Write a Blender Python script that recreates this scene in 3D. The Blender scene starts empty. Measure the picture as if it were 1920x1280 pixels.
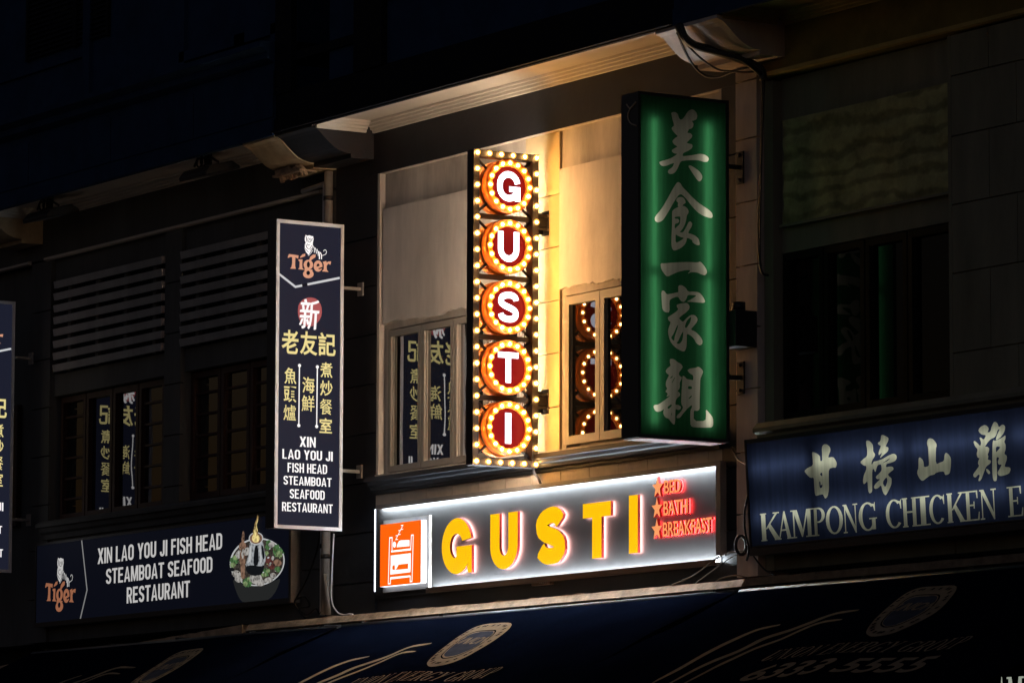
import bpy, bmesh, math, random
from mathutils import Vector, Matrix, noise
from mathutils.geometry import delaunay_2d_cdt
random.seed(7)
S = bpy.context.scene
COL = S.collection

# ------------------------------------------------------------------ camera
FPX = 8700.0
yaw, pitch, roll = (math.radians(a) for a in (57.857, 6.5745, 0.159))
DV = Vector((-math.sin(yaw)*math.cos(pitch), math.cos(yaw)*math.cos(pitch), math.sin(pitch)))
r0 = Vector((math.cos(yaw), math.sin(yaw), 0)); u0 = r0.cross(DV)
RV = math.cos(roll)*r0 + math.sin(roll)*u0
UV = -math.sin(roll)*r0 + math.cos(roll)*u0
CP = Vector((0, 0, 1.6 + 40*math.sin(pitch))) - 40*DV
cd = bpy.data.cameras.new('camera'); cam = bpy.data.objects.new('camera', cd); COL.objects.link(cam)
cd.sensor_fit = 'HORIZONTAL'; cd.sensor_width = 36; cd.lens = 36*FPX/1920
cd.clip_start = 0.1; cd.clip_end = 2000
M = Matrix.Identity(4)
for i in range(3):
    M[i][0], M[i][1], M[i][2], M[i][3] = RV[i], UV[i], -DV[i], CP[i]
cam.matrix_world = M
S.camera = cam

# ------------------------------------------------------------------ night sky
w = bpy.data.worlds.new('World'); S.world = w; w.use_nodes = True
nt = w.node_tree; bg = nt.nodes['Background']
sky = nt.nodes.new('ShaderNodeTexSky'); sky.sky_type = 'NISHITA'; sky.sun_disc = False
sky.sun_elevation = math.radians(-1.5); sky.sun_rotation = math.radians(130)
tint = nt.nodes.new('ShaderNodeMix'); tint.data_type = 'RGBA'; tint.blend_type = 'MULTIPLY'; tint.inputs[0].default_value = 1
tint.inputs[7].default_value = (1.4, 1.5, 1.95, 1)
nt.links.new(sky.outputs[0], tint.inputs[6]); nt.links.new(tint.outputs[2], bg.inputs[0]); bg.inputs[1].default_value = 0.1
S.view_settings.view_transform = 'Standard'; S.view_settings.look = 'None'
S.view_settings.exposure = 0; S.view_settings.gamma = 1
S.cycles.use_denoising = True
S.cycles.sample_clamp_indirect = 4
S.cycles.max_bounces = 6; S.cycles.diffuse_bounces = 3; S.cycles.transparent_max_bounces = 12


def W(px, py, **k):
    """point of a world plane (x=, y= or z=) seen at a pixel of the 1920x1280 photograph"""
    v = DV + RV*((px-960)/FPX) - UV*((py-640)/FPX)
    (a, val), = k.items(); i = 'xyz'.index(a)
    return CP + v*((val-CP[i])/v[i])


def Wn(px, py, p0, n):
    v = DV + RV*((px-960)/FPX) - UV*((py-640)/FPX)
    return CP + v*((Vector(p0)-CP).dot(n)/v.dot(n))

# ------------------------------------------------------------------ materials
MATS = {}
def mat(name, col, rough=.6, spec=.5, var=.18, scale=3.0, bump=.0, metal=0, ior=1.5, streak=False):
    if name in MATS: return MATS[name]
    m = bpy.data.materials.new(name); m.use_nodes = True; MATS[name] = m
    n = m.node_tree.nodes; l = m.node_tree.links; p = n['Principled BSDF']
    p.inputs['Roughness'].default_value = rough; p.inputs['Metallic'].default_value = metal
    p.inputs['IOR'].default_value = ior; p.inputs['Specular IOR Level'].default_value = spec
    p.inputs['Base Color'].default_value = (*col, 1)
    if var > 0:
        tc = n.new('ShaderNodeTexCoord'); mp = n.new('ShaderNodeMapping')
        mp.inputs['Scale'].default_value = (1, 1, .22) if streak else (1, 1, 1)
        nz = n.new('ShaderNodeTexNoise'); nz.inputs['Scale'].default_value = scale
        nz.inputs['Detail'].default_value = 8; nz.inputs['Roughness'].default_value = .65
        rp = n.new('ShaderNodeValToRGB')
        rp.color_ramp.elements[0].position = .3; rp.color_ramp.elements[1].position = .72
        rp.color_ramp.elements[0].color = (*[c*(1-var) for c in col], 1)
        rp.color_ramp.elements[1].color = (*[min(1, c*(1+var*.6)) for c in col], 1)
        l.new(tc.outputs['Object'], mp.inputs[0]); l.new(mp.outputs[0], nz.inputs['Vector'])
        l.new(nz.outputs[0], rp.inputs[0]); l.new(rp.outputs[0], p.inputs['Base Color'])
        if bump:
            nb = n.new('ShaderNodeTexNoise'); nb.inputs['Scale'].default_value = scale*5
            nb.inputs['Detail'].default_value = 6
            b = n.new('ShaderNodeBump'); b.inputs['Strength'].default_value = bump
            b.inputs['Distance'].default_value = .012
            l.new(mp.outputs[0], nb.inputs['Vector']); l.new(nb.outputs[0], b.inputs['Height'])
            l.new(b.outputs[0], p.inputs['Normal'])
    return m

def emit(name, col, strength, sample='AUTO', tex=0):
    if name in MATS: return MATS[name]
    m = bpy.data.materials.new(name); m.use_nodes = True; MATS[name] = m
    p = m.node_tree.nodes['Principled BSDF']
    p.inputs['Base Color'].default_value = (*[c*.15 for c in col], 1)
    p.inputs['Roughness'].default_value = .6; p.inputs['Specular IOR Level'].default_value = .1
    p.inputs['Emission Color'].default_value = (*col, 1); p.inputs['Emission Strength'].default_value = strength
    m.cycles.emission_sampling = sample
    if tex:
        n = m.node_tree.nodes; l = m.node_tree.links
        tc = n.new('ShaderNodeTexCoord'); nz = n.new('ShaderNodeTexNoise'); nz.inputs['Scale'].default_value = tex; nz.inputs['Detail'].default_value = 5
        vo = n.new('ShaderNodeTexVoronoi'); vo.inputs['Scale'].default_value = tex*1.3
        ad = n.new('ShaderNodeMath'); ad.operation = 'ADD'; mr = n.new('ShaderNodeMapRange'); mr.inputs['From Min'].default_value = .45; mr.inputs['From Max'].default_value = 1.2
        mr.inputs['To Min'].default_value = .12*strength; mr.inputs['To Max'].default_value = 1.75*strength
        l.new(tc.outputs['Object'], nz.inputs['Vector']); l.new(tc.outputs['Object'], vo.inputs['Vector'])
        l.new(nz.outputs[0], ad.inputs[0]); l.new(vo.outputs[0], ad.inputs[1]); l.new(ad.outputs[0], mr.inputs[0]); l.new(mr.outputs[0], p.inputs['Emission Strength'])
    return m

def film(name, col):
    """translucent sign acrylic, lit by tubes inside its cabinet"""
    m = bpy.data.materials.new(name); m.use_nodes = True; MATS[name] = m
    n = m.node_tree.nodes; l = m.node_tree.links; n.remove(n['Principled BSDF'])
    t = n.new('ShaderNodeBsdfTranslucent'); t.inputs[0].default_value = (*col, 1)
    g = n.new('ShaderNodeBsdfGlossy'); g.inputs[0].default_value = (1, 1, 1, 1); g.inputs['Roughness'].default_value = .15
    tc = n.new('ShaderNodeTexCoord'); mp = n.new('ShaderNodeMapping'); mp.inputs['Scale'].default_value = (9, 9, .5)
    nz = n.new('ShaderNodeTexNoise'); nz.inputs['Scale'].default_value = 3; nz.inputs['Detail'].default_value = 5
    mr = n.new('ShaderNodeMapRange'); mr.inputs['To Min'].default_value = .5; mr.inputs['To Max'].default_value = 1.15
    mx = n.new('ShaderNodeMix'); mx.data_type = 'RGBA'; mx.blend_type = 'MULTIPLY'; mx.inputs[0].default_value = 1
    mx.inputs[6].default_value = (*col, 1)
    l.new(tc.outputs['Object'], mp.inputs[0]); l.new(mp.outputs[0], nz.inputs['Vector'])
    l.new(nz.outputs[0], mr.inputs[0]); l.new(mr.outputs[0], mx.inputs[7]); l.new(mx.outputs[2], t.inputs[0])
    s = n.new('ShaderNodeMixShader'); s.inputs[0].default_value = .03
    l.new(t.outputs[0], s.inputs[1]); l.new(g.outputs[0], s.inputs[2])
    l.new(s.outputs[0], n['Material Output'].inputs[0])
    return m

def bulb_halo():
    m = bpy.data.materials.new('amber bulb halo'); m.use_nodes = True  # glowing see-through shell that paints a halo round the bulb core
    n = m.node_tree.nodes; l = m.node_tree.links; n.remove(n['Principled BSDF'])
    t = n.new('ShaderNodeBsdfTransparent'); t.inputs[0].default_value = (1, .86, .62, 1)
    e = n.new('ShaderNodeEmission'); e.inputs[0].default_value = (1, .50, .10, 1); e.inputs[1].default_value = .85
    a = n.new('ShaderNodeAddShader'); l.new(t.outputs[0], a.inputs[0]); l.new(e.outputs[0], a.inputs[1])
    l.new(a.outputs[0], n['Material Output'].inputs[0]); m.cycles.emission_sampling = 'NONE'
    return m

CHAR = mat('charcoal wall paint', (.017, .0185, .023), .5, spec=.35, var=.25, bump=.12)
CHARU = mat('black blue fascia paint', (.006, .007, .011), .7, spec=.1, var=.3)
CHAR2 = mat('charcoal parapet paint with sky blue tint', (.020, .046, .105), .8, spec=.1, var=.3)  # blue of the sky light is put into this paint
BLACK = mat('black painted steel', (.012, .012, .013), .45, var=.2)
IRON = mat('dark grey steel', (.055, .047, .050), .45, metal=.3, var=.2)
PIERP = mat('cream pier tinted by bulb glow', (.62, .50, .29), .75, var=.12, scale=3, bump=.2)  # golden glow of the bulbs is put into the pier colour
PLASTP = mat('brushed cement panel', (.70, .645, .60), .85, var=.20, scale=5, bump=.4, streak=True)
PLAST = mat('cream plaster', (.56, .51, .46), .8, var=.40, scale=3.2, bump=.35, streak=True)
MOULD = mat('cream cornice paint', (.62, .56, .49), .65, var=.1, scale=2)
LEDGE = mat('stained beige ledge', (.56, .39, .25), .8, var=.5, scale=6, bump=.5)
BEIGE = mat('weathered beige pilaster paint', (.64, .55, .49), .75, var=.35, scale=3.5, bump=.3, streak=True)
TILE = mat('beige band tiles', (.60, .51, .41), .6, var=.25, scale=4)
GREYW = mat('old grey wall paint', (.10, .10, .095), .8, var=.35, scale=2.5, bump=.3, streak=True)
SLAT = mat('off white louvre paint', (.34, .335, .325), .65, var=.25, scale=4, streak=True)
RWALL = mat('dirty pale wall with olive light tint', (.21, .205, .15), .85, spec=.2, var=.3, scale=3, bump=.3, streak=True)  # olive tint stands in for yellow-green light on the wall
OLIVE = mat('beam paint with olive light tint', (.24, .19, .06), .85, spec=.2, var=.3, scale=3)  # yellow-green light is put into the beam colour
YMOULD = mat('cornice paint with yellow light tint', (.48, .37, .14), .75, spec=.2, var=.25, scale=3)  # cornice colour carries the same yellow-green light
RPANEL = mat('stained boarded panel with olive light tint', (.38, .38, .19), .85, spec=.2, var=.5, scale=5, bump=.6)  # olive base holds a yellow-green wash of light; the bands are stains
def bands(m, col):
    n = m.node_tree.nodes; l = m.node_tree.links; p = n['Principled BSDF']
    tc = n.new('ShaderNodeTexCoord'); wv = n.new('ShaderNodeTexWave'); wv.bands_direction = 'Z'; wv.inputs['Scale'].default_value = 1.9
    wv.inputs['Distortion'].default_value = 6.5; wv.inputs['Detail'].default_value = 5; wv.inputs['Detail Scale'].default_value = 1.1
    rp = n.new('ShaderNodeValToRGB'); rp.color_ramp.elements[0].position = .08; rp.color_ramp.elements[1].position = .42
    rp.color_ramp.elements[0].color = (*[c*.22 for c in col], 1); rp.color_ramp.elements[1].color = (*col, 1)
    mx = n.new('ShaderNodeMix'); mx.data_type = 'RGBA'; mx.blend_type = 'MULTIPLY'; mx.inputs[0].default_value = .5
    old = p.inputs['Base Color'].links[0].from_socket
    l.new(tc.outputs['Object'], wv.inputs['Vector']); l.new(wv.outputs['Fac'], rp.inputs[0])
    l.new(old, mx.inputs[6]); l.new(rp.outputs[0], mx.inputs[7]); l.new(mx.outputs[2], p.inputs['Base Color'])
bands(RPANEL, (1, 1, 1))
OLDCORB = mat('aged ochre corbel paint', (.44, .34, .21), .8, var=.4, scale=4, bump=.4)
DARK = mat('unlit interior', (.004, .004, .005), .9, var=0)
FRAME = mat('bronze grey window aluminium', (.27, .25, .22), .45, metal=.0, var=.0)
WOOD = mat('red brown window timber', (.055, .018, .011), .6, var=.3, scale=8)
DFRAME = mat('dark olive window frame', (.008, .007, .005), .7, spec=.1, var=.2)
GLASS = mat('dark window glass', (.002, .002, .0025), .015, var=0, ior=1.33)
GLASSR = mat('clear window glass', (.004, .004, .004), .015, var=0, ior=1.5)
GLASSG = mat('tinted window glass', (.012, .011, .011), .02, var=0, ior=3.0)
GLASSL = mat('old window glass', (.006, .006, .007), .02, var=0, ior=2.3)
def wavy(m):
    n = m.node_tree.nodes; l = m.node_tree.links; p = n['Principled BSDF']
    tc = n.new('ShaderNodeTexCoord'); nz = n.new('ShaderNodeTexNoise'); nz.inputs['Scale'].default_value = 2.2; nz.inputs['Detail'].default_value = 1
    b = n.new('ShaderNodeBump'); b.inputs['Strength'].default_value = .10; b.inputs['Distance'].default_value = .02
    l.new(tc.outputs['Object'], nz.inputs['Vector']); l.new(nz.outputs[0], b.inputs['Height']); l.new(b.outputs[0], p.inputs['Normal'])
for g_ in (GLASSG, GLASSL): wavy(g_)
ALU = mat('pale aluminium frame', (.80, .76, .75), .4, metal=.0, var=.08)
PIPEM = mat('grey plastic pipe', (.36, .31, .27), .5, var=.25, scale=6)
CABLE = mat('black cable', (.012, .011, .01), .5, var=0)
CABLE2 = mat('dusty cable', (.16, .13, .10), .6, var=.2)
ASPH = mat('asphalt', (.05, .05, .05), .85, var=.3, scale=6, bump=.4)
PAVE = mat('paving slabs', (.18, .17, .16), .8, var=.25, scale=4, bump=.2)
NAVY = mat('navy awning canvas', (.0026, .0042, .0105), .9, ior=1.0, var=.35, scale=1.5)
PRINT = mat('dull gold canvas print', (.29, .215, .14), .9, ior=1.0, var=.25, scale=6)
PRINTD = mat('grey blue canvas print', (.06, .065, .085), .9, ior=1.0, var=.25, scale=6)
DRUM = mat('orange painted drum', (.85, .20, .018), .4, var=.08)
DRUMR = mat('orange bulb rim', (.82, .22, .02), .45, var=.08)
PANELG = mat('brushed grey sign panel', (.0145, .0132, .0130), .6, spec=.2, metal=.0, var=.08, scale=5)
REDSIDE = mat('deep red letter return', (.16, .008, .006), .35, var=0)
LEDBAR = mat('bronze sign channel', (.22, .15, .11), .4, metal=.4, var=.15)
CABIN = mat('dark sign cabinet', (.030, .029, .031), .45, var=.2)
INNER = mat('sign cabinet lining', (.05, .05, .05), .7, var=0)
GREYMET = mat('grey painted metal', (.30, .28, .26), .5, var=.15)
DRIED = mat('torn dusty canvas', (.42, .30, .20), .9, var=.5, scale=14, bump=.8)

BULB = emit('lit bulb core', (1, .61, .25), 135)
BULBR = emit('lit rear bulb core', (1, .77, .53), 205)
def vary(m, lo, hi):
    """every bulb burns a little differently"""
    n = m.node_tree.nodes; l = m.node_tree.links
    oi = n.new('ShaderNodeObjectInfo'); mr = n.new('ShaderNodeMapRange'); mr.inputs['To Min'].default_value = lo; mr.inputs['To Max'].default_value = hi
    l.new(oi.outputs['Random'], mr.inputs[0]); l.new(mr.outputs[0], n['Principled BSDF'].inputs['Emission Strength'])
vary(BULB, 85, 185)
BHALO = bulb_halo()
LWHITE = emit('white lit letter', (.86, .86, 1), 3.2)
DISC = emit('red lit disc', (.42, .006, .010), .45, 'NONE')
LED = emit('cold white led strip', (.78, .91, 1), 230)
AMBER = emit('amber lit acrylic', (1, .545, .002), 1.0)
HALO = emit('pink white letter backlight', (1, .50, .46), 70)
ICON = emit('orange lit acrylic', (1, .13, .003), 1.0)
ICONW = emit('white lit pictogram', (1, .93, .90), 1.25)
ICONS = emit('cold white lit box edge', (.80, .86, 1), 3.0)
PEACH = emit('peach lit letter face', (1, .36, .13), .95, 'NONE')
REDGLOW = emit('red lit letter return', (.45, .006, .006), .55, 'NONE')
REDBACK = emit('red letter backlight', (1, .02, .02), 95)
SNAVY = emit('backlit navy vinyl', (.0115, .013, .0255), 1.0, 'NONE')
SNAVYD = emit('dim backlit navy vinyl', (.0026, .0032, .0068), 1.0, 'NONE')
SWHITE = emit('backlit white vinyl', (1, .97, .97), .92)
SYEL = emit('backlit pale yellow vinyl', (.74, .63, .27), 1.0)
SORA = emit('backlit copper vinyl', (.62, .30, .19), 1.0, 'NONE')
SRED = emit('backlit dull red vinyl', (.36, .085, .085), 1.0, 'NONE')
SCHR = emit('backlit silver vinyl', (.55, .56, .58), 1.0, 'NONE')
SBLK = emit('black vinyl', (.004, .004, .008), 1.0, 'NONE')
DWHITE = emit('dim backlit white vinyl', (.50, .49, .48), 1.0, 'NONE')
DORA = emit('dim backlit copper vinyl', (.30, .115, .06), 1.0, 'NONE')
DSIL = emit('dim backlit silver vinyl', (.20, .20, .20), 1.0, 'NONE')
F_GREEN = film('green sign film', (.030, .155, .062))
F_CREAM = film('cream letter film', (.62, .56, .46))
F_BLUE = film('blue sign film', (.036, .049, .098))
F_IVORY = film('ivory letter film', (.74, .70, .47))
TUBE = emit('fluorescent tube', (.95, 1, .86), 4.4)
TUBEB = emit('cool fluorescent tube', (.85, .93, 1), 4.2)
SLIT = emit('lamp lit room', (1, .55, .2), .5, 'NONE')

# ------------------------------------------------------------------ object helpers
def tag(o, label=None, cat=None, group=None, kind=None):
    if label: o['label'] = label
    if cat: o['category'] = cat
    if group: o['group'] = group
    if kind: o['kind'] = kind
    return o

def thing(name, label, cat, loc=(0, 0, 0), group=None):
    o = bpy.data.objects.new(name, None); COL.objects.link(o); o.location = loc
    o.empty_display_size = .1
    return tag(o, label, cat, group)

def wloc(o):
    v = Vector((0, 0, 0))
    while o is not None: v += o.location; o = o.parent
    return v

class MB:
    def __init__(s): s.v = []; s.f = []; s.m = []; s.sm = []
    def add(s, vs, fs, mi=0, smooth=False):
        b = len(s.v); s.v += [Vector(p) for p in vs]
        for f in fs: s.f.append([b+i for i in f]); s.m.append(mi); s.sm.append(smooth)
        return s
    def box(s, x0, x1, y0, y1, z0, z1, mi=0):
        x0, x1 = min(x0, x1), max(x0, x1); y0, y1 = min(y0, y1), max(y0, y1); z0, z1 = min(z0, z1), max(z0, z1)
        return s.add([(x0,y0,z0),(x1,y0,z0),(x1,y1,z0),(x0,y1,z0),(x0,y0,z1),(x1,y0,z1),(x1,y1,z1),(x0,y1,z1)],
                     [(0,3,2,1),(4,5,6,7),(0,1,5,4),(1,2,6,5),(2,3,7,6),(3,0,4,7)], mi)
    def prism(s, pts, vec, mi=0, side=None, back=None):
        n = len(pts); vec = Vector(vec); p = [Vector(q) for q in pts]
        b = len(s.v); s.v += p + [q+vec for q in p]
        s.f.append(list(range(b, b+n))); s.m.append(mi); s.sm.append(False)
        s.f.append(list(range(b+2*n-1, b+n-1, -1))); s.m.append(mi if back is None else back); s.sm.append(False)
        for i in range(n):
            j = (i+1) % n
            s.f.append([b+j, b+i, b+n+i, b+n+j]); s.m.append(mi if side is None else side); s.sm.append(False)
        return s
    def profile(s, prof, x0, x1, mi=0):
        """closed (y,z) profile swept along x"""
        return s.prism([(x0, y, z) for y, z in prof], (x1-x0, 0, 0), mi)
    def tube(s, pts, r, seg=8, mi=0, cap=True):
        pts = [Vector(p) for p in pts]; n = len(pts); b = len(s.v); prev = None
        for i, p in enumerate(pts):
            t = (pts[min(i+1, n-1)]-pts[max(i-1, 0)]).normalized()
            a = prev if prev is not None else (Vector((0, 0, 1)) if abs(t.z) < .9 else Vector((1, 0, 0)))
            a = (a - t*a.dot(t)).normalized(); prev = a; c = t.cross(a)
            rr = r[i] if isinstance(r, (list, tuple)) else r
            for k in range(seg):
                q = 2*math.pi*k/seg; s.v.append(p + (a*math.cos(q)+c*math.sin(q))*rr)
        for i in range(n-1):
            for k in range(seg):
                k2 = (k+1) % seg
                s.f.append([b+i*seg+k, b+i*seg+k2, b+(i+1)*seg+k2, b+(i+1)*seg+k]); s.m.append(mi); s.sm.append(True)
        if cap:
            s.f.append([b+k for k in range(seg)][::-1]); s.m.append(mi); s.sm.append(False)
            s.f.append([b+(n-1)*seg+k for k in range(seg)]); s.m.append(mi); s.sm.append(False)
        return s
    def sphere(s, c, r, mi=0, seg=10, rings=6, sc=(1, 1, 1)):
        c = Vector(c); b = len(s.v)
        s.v.append(c+Vector((0, 0, r*sc[2])))
        for i in range(1, rings):
            a = math.pi*i/rings
            for k in range(seg):
                q = 2*math.pi*k/seg
                s.v.append(c+Vector((r*sc[0]*math.sin(a)*math.cos(q), r*sc[1]*math.sin(a)*math.sin(q), r*sc[2]*math.cos(a))))
        s.v.append(c-Vector((0, 0, r*sc[2]))); e = len(s.v)-1
        for k in range(seg):
            k2 = (k+1) % seg
            s.f.append([b, b+1+k, b+1+k2])
            s.f.append([e, e-seg+k2, e-seg+k])
            s.m += [mi, mi]; s.sm += [True, True]
            for i in range(rings-2):
                o = b+1+i*seg
                s.f.append([o+k, o+seg+k, o+seg+k2, o+k2]); s.m.append(mi); s.sm.append(True)
        return s
    def lathe_x(s, prof, c, seg=40, mi=0, smooth=True):
        """(x, radius) profile turned about an axis along x through c"""
        c = Vector(c); b = len(s.v); n = len(prof)
        for x, r in prof:
            for k in range(seg):
                q = 2*math.pi*k/seg; s.v.append(c+Vector((x, r*math.cos(q), r*math.sin(q))))
        for i in range(n-1):
            for k in range(seg):
                k2 = (k+1) % seg
                s.f.append([b+i*seg+k, b+i*seg+k2, b+(i+1)*seg+k2, b+(i+1)*seg+k]); s.m.append(mi); s.sm.append(smooth)
        return s
    def build(s, name, mats, parent=None, label=None, bevel=0, recalc=True):
        if not isinstance(mats, (list, tuple)): mats = [mats]
        o0 = wloc(parent) if parent else Vector((0, 0, 0))
        me = bpy.data.meshes.new(name)
        me.from_pydata([tuple(p-o0) for p in s.v], [], s.f)
        for m in mats: me.materials.append(m)
        for i, p in enumerate(me.polygons): p.material_index = s.m[i]; p.use_smooth = s.sm[i]
        if recalc:
            bm = bmesh.new(); bm.from_mesh(me); bmesh.ops.recalc_face_normals(bm, faces=bm.faces); bm.to_mesh(me); bm.free()
        o = bpy.data.objects.new(name, me); COL.objects.link(o)
        if parent: o.parent = parent
        if label: o['label'] = label
        if bevel:
            md = o.modifiers.new('bevel', 'BEVEL'); md.width = bevel; md.segments = 2; md.limit_method = 'ANGLE'
        return o

def copy_tree(o, parent=None, loc=None):
    c = o.copy(); COL.objects.link(c); c.parent = parent
    if loc is not None: c.location = loc
    for ch in list(o.children): copy_tree(ch, c)
    return c

# ------------------------------------------------------------------ flat artwork
_tc = {}
def text2d(body, bold=0.0, res=4):
    key = (body, bold)
    if key not in _tc:
        c = bpy.data.curves.new('t', 'FONT'); c.body = body; c.offset = bold; c.resolution_u = res
        o = bpy.data.objects.new('t', c); COL.objects.link(o)
        dg = bpy.context.evaluated_depsgraph_get(); dg.update()
        ev = o.evaluated_get(dg); me = ev.to_mesh()
        vs = [(v.co.x, v.co.y) for v in me.vertices]; fs = [list(p.vertices) for p in me.polygons]
        ev.to_mesh_clear(); bpy.data.objects.remove(o); bpy.data.curves.remove(c)
        _tc[key] = (vs, fs)
    return _tc[key]

def fit(body, rect, bold=0.0, flipx=False, shear=0.0):
    """text scaled to fill rect (u0,v0,u1,v1) -> (verts2d, faces)"""
    vs, fs = text2d(body, bold)
    a0 = min(v[0] for v in vs); a1 = max(v[0] for v in vs); b0 = min(v[1] for v in vs); b1 = max(v[1] for v in vs)
    u0, v0, u1, v1 = rect
    out = [(u0+(x-a0)/(a1-a0)*(u1-u0)+shear*(y-b0)/(b1-b0)*(v1-v0), v0+(y-b0)/(b1-b0)*(v1-v0)) for x, y in vs]
    return out, fs

def poly(pts): return [tuple(p) for p in pts], [list(range(len(pts)))]

def ell(cx, cy, rx, ry, n=28, rot=0):
    c, s_ = math.cos(rot), math.sin(rot)
    return [(cx+rx*math.cos(t)*c-ry*math.sin(t)*s_, cy+rx*math.cos(t)*s_+ry*math.sin(t)*c) for t in [2*math.pi*i/n for i in range(n)]]

def stroke(path, wd):
    """constant or varying width ribbon with mitred joints as one outline"""
    L = []; R = []; n = len(path)
    for i, p in enumerate(path):
        p = Vector(p).to_2d() if len(p) > 2 else Vector(p)
        d1 = (Vector(path[i])-Vector(path[i-1])).normalized() if i else None
        d2 = (Vector(path[i+1])-Vector(path[i])).normalized() if i < n-1 else None
        d1 = d1 or d2; d2 = d2 or d1
        n1 = Vector((-d1.y, d1.x)); n2 = Vector((-d2.y, d2.x)); m = (n1+n2).normalized()
        k = 1/max(.35, m.dot(n1)); h = (wd[i] if isinstance(wd, (list, tuple)) else wd)/2
        L.append(tuple(p+m*k*h)); R.append(tuple(p-m*k*h))
    return L + R[::-1]

def smooth(pts, it=1, closed=True):
    for _ in range(it):
        q = []; n = len(pts)
        for i in range(n if closed else n-1):
            a = Vector(pts[i]); b = Vector(pts[(i+1) % n])
            q += [tuple(a*.78+b*.22), tuple(a*.22+b*.78)]
        pts = q if closed else [pts[0]] + q + [pts[-1]]
    return pts

def art(items, to3):
    """items: (verts2d, faces) -> MB of flat faces through map to3(u,v,layer)"""
    mb = MB()
    for vs, fs, mi, layer in items: mb.add([to3(u, v, layer) for u, v in vs], fs, mi)
    return mb

def inlay(rect, layers):
    """rect filled by a constrained triangulation; layers = [(polygons, id)], later ones win -> {id: triangles2d}"""
    V = []; Fc = []; own = []
    def put(p, k):
        ar = sum(p[i-1][0]*p[i][1]-p[i][0]*p[i-1][1] for i in range(len(p)))
        if ar < 0: p = p[::-1]
        b = len(V); V.extend(Vector(q) for q in p); Fc.append(list(range(b, b+len(p)))); own.append(k)
    u0, v0, u1, v1 = rect
    put([(u0, v0), (u1, v0), (u1, v1), (u0, v1)], (0, 0))
    for li, (polys, k) in enumerate(layers):
        for p in polys: put(p, (li+1, k))
    ov, oe, of, _, _, fo = delaunay_2d_cdt(V, [], Fc, 1, 1e-6)
    out = {}
    for f, orig in zip(of, fo):
        if not orig: continue
        k = max(own[i] for i in orig)[1]
        out.setdefault(k, []).append([tuple(ov[i]) for i in f])
    return out

def polys_of(vf): return [[vf[0][i] for i in f] for f in vf[1]]

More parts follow.
